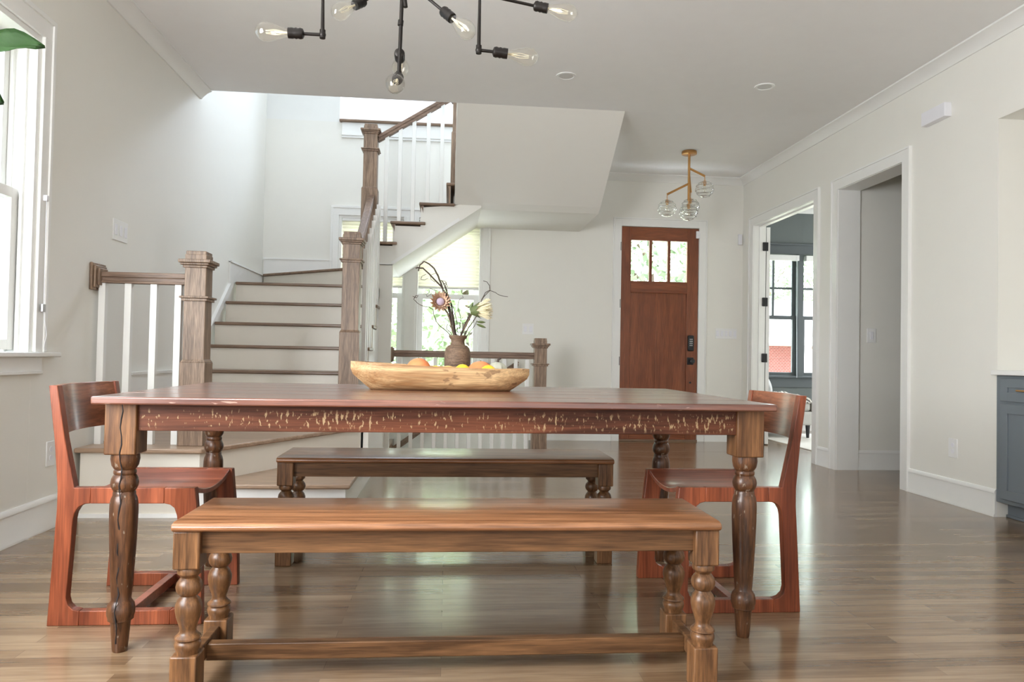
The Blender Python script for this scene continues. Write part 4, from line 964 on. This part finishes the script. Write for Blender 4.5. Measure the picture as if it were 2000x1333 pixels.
# blind cord and cleat at the left window
t = thing('blind_cord', 'thin white blind cord with a small clip hanging beside the left window', 'cord', (XL+.03, 3.865, 1.7))
MB().tube([(0, 0, .02), (.002, 0, -.3), (.0, .005, -.53)], .0018, 6).build('cord', M['plastic'], t)
MB().tube([(0, .005, -.56), (.004, .03, -.68), (.003, .012, -.745), (.004, .035, -.76)], .0014, 6).build('cord', M['plastic'], t)
B(-.006, -.012, -.565, .006, .014, -.525).build('cord_clip', M['steel'], t, bevel=.002)
B(-.030, -.01, 0, .006, .01, .03).build('cleat', M['plastic'], t, bevel=.003)

# ------------------------------------------------------------------ office furniture
sf = thing('sofa', 'light grey sofa end on black legs in the office beyond the doorway', 'sofa', (4.35, 8.95, 0))
B(-.42, -.32, .17, .20, .55, .34).build('sofa_base', M['fabric'], sf, bevel=.03, seg=4)
B(-.42, -.30, .34, .18, .53, .47).build('seat_cushion', M['fabric'], sf, bevel=.04, seg=4)
B(-.56, -.32, .17, -.42, .55, .62).build('sofa_back', M['fabric'], sf, bevel=.05, seg=4)
for x, y in ((.15, -.27), (-.5, -.27), (.15, .5), (-.5, .5)): MB().lathe([(0, .016), (.17, .028)], x, y, 14).build('leg', M['blackp'], sf, label='black tapered leg')
t = thing('pillow', 'white pillow leaning on the grey sofa seen through the office doorway', 'pillow', (4.02, 8.95, .655)); t.rotation_euler = (0, math.radians(-20), 0)
m = MB(); m.ball((0, 0, 0), .24, (.32, .95, .80), 24, 16); m.build('pillow_case', M['white_fabric'], t)
t = thing('throw_blanket', 'black and cream patterned throw draped over the grey sofa', 'blanket', (4.30, 8.80, .462))
m = MB(); bm = m.bm; G = []
for i in range(25):
    row = []
    for j in range(17):
        u = i/24; v = j/16; x = -.33+.62*u; over = max(0, x-.235); y = -.16+.40*v
        z = .035+.025*math.sin(u*13+v*3)+.02*math.sin(v*11+u*5)+.045*math.exp(-((u-.45)/.15)**2)
        xx = min(x, .235)+.015*math.sin(v*9)
        row.append(bm.verts.new((xx+min(over, .02), y, z-over*4.2)))
    G.append(row)
for A_, B_ in zip(G, G[1:]):
    for k in range(16): bm.faces.new((A_[k], A_[k+1], B_[k+1], B_[k]))
o = m.build('blanket_cloth', M['zebra'], t); sm = o.modifiers.new('thick', 'SOLIDIFY'); sm.thickness = .012
tag(B(3.92, 6.75, 0, 6.6, 9.2, .012).build('area_rug', M['rug'], bevel=.004), 'ivory area rug on the office floor under the grey sofa', 'rug')

# ------------------------------------------------------------------ outdoors
g = MB(); g.box(-60, YO+.2, -.72, 80, 90, -.62); g.box(-60, -20, -.72, XL-.4, YO+.2, -.62); g.build('lawn', M['grass'], smooth=False); lawn = bpy.data.objects['lawn']; lawn['kind'] = 'stuff'; tag(lawn, 'bright lawn outside the windows', 'grass')
def tree(label, x, y, h, r, n, mat, seed, cat='tree', z0=-.62, trunk=.14, lo=.35):
    rnd = random.Random(seed); t = thing('tree', label, cat, (x, y, z0), 0, 'trees outside the windows')
    m = MB(); m.tube([(0, 0, 0), (.1, .05, h*.35), (-.05, 0, h*.7)], [trunk, trunk*.7, trunk*.3], 10)
    for k in range(5):
        a_ = rnd.random()*2*PI; m.tube([(.05, 0, h*(.3+.08*k)), (math.cos(a_)*r*.6, math.sin(a_)*r*.6, h*(.5+.08*k))], [trunk*.4, trunk*.12], 6)
    m.build('trunk', M['bark'], t)
    m = MB(); bm = m.bm
    for k in range(n):
        a_ = rnd.random()*2*PI; u = rnd.random(); rr = r*rnd.random()**.5*math.sin(PI*(.12+.86*u))**.6; z = h*(lo+(1-lo)*u)
        c_ = Vector((math.cos(a_)*rr, math.sin(a_)*rr, z)); s_ = .09+rnd.random()*.12
        d1 = Vector((rnd.gauss(0, 1), rnd.gauss(0, 1), rnd.gauss(0, 1))).normalized(); d2 = d1.cross(Vector((rnd.gauss(0, 1), rnd.gauss(0, 1), rnd.gauss(0, 1)))).normalized()
        vv = [bm.verts.new(c_+d1*s_*a1+d2*s_*.5*a2) for a1, a2 in ((-1, 0), (0, -1), (1, 0), (0, 1))]; bm.faces.new(vv)
    m.build('foliage', M[mat], t, smooth=False); return t
tree('leafy tree behind the right pane of the stair window', .3, 15.5, 6.2, 2.0, 4200, 'foliage', 1, lo=.12)
tree('green tree behind the left panes of the stair window', -3.9, 20.5, 7.0, 2.6, 4200, 'foliage2', 2, lo=.12)
tree('tree seen through the three panes of the front door', 5.4, 19, 7.5, 2.9, 4500, 'foliage3', 3, lo=.25)
tree('tall tree behind the upper panes of the office window', 16.8, 37, 13, 5.0, 9000, 'foliage3', 4, lo=.34)
tree('bushy tree outside the left dining window', -5.0, 13.8, 6, 2.2, 3500, 'foliage', 5, lo=.15)
hs = thing('house', 'red brick neighbour house with a pale porch beyond the office window', 'house', (13.5, 27, -.62))
B(-5, 0, 0, 5, 5, 2.5).build('brick_wall', M['brick'], hs)
m = MB(); m.prism([(-1, 2.45), (6, 2.45), (2.5, 4.2)], 'yz', -5.4, 5.4); m.build('roof', M['roof'], hs)
for x in (-3.9, -2.1, -.2, 1.8): B(x-.14, -1.3, 0, x+.14, -1.02, 2.45).build('porch_column', M['trim'], hs)
B(-5, -1.5, 2.2, 5, 0, 2.5).build('porch_beam', M['trim'], hs)
B(-5, -1.5, 0, 5, 0, .3).build('porch_floor', M['slab'], hs)
for x in (-3.0, 0.9): B(x-.45, -.03, .9, x+.45, .02, 2.1).build('window', M['trim'], hs)

sky_block = thing('house', 'added house block that cuts the sky light beyond the left dining window', 'house', (-6.0, 3.0, -.62))  # added house mass, shields the left window from the bright sky
m = MB(); m.box(-5, -6, 0, 0, 7, 5.6)
m.build('sky_block_wall', plain('sky block blue grey', (.24, .29, .35), .8), sky_block)  # toned down so less light bounces into the left window
m = MB(); m.prism([(-5.4, 5.6), (.4, 5.6), (-2.5, 7.8)], 'xz', -6.3, 7.3); m.build('roof', M['roof'], sky_block)
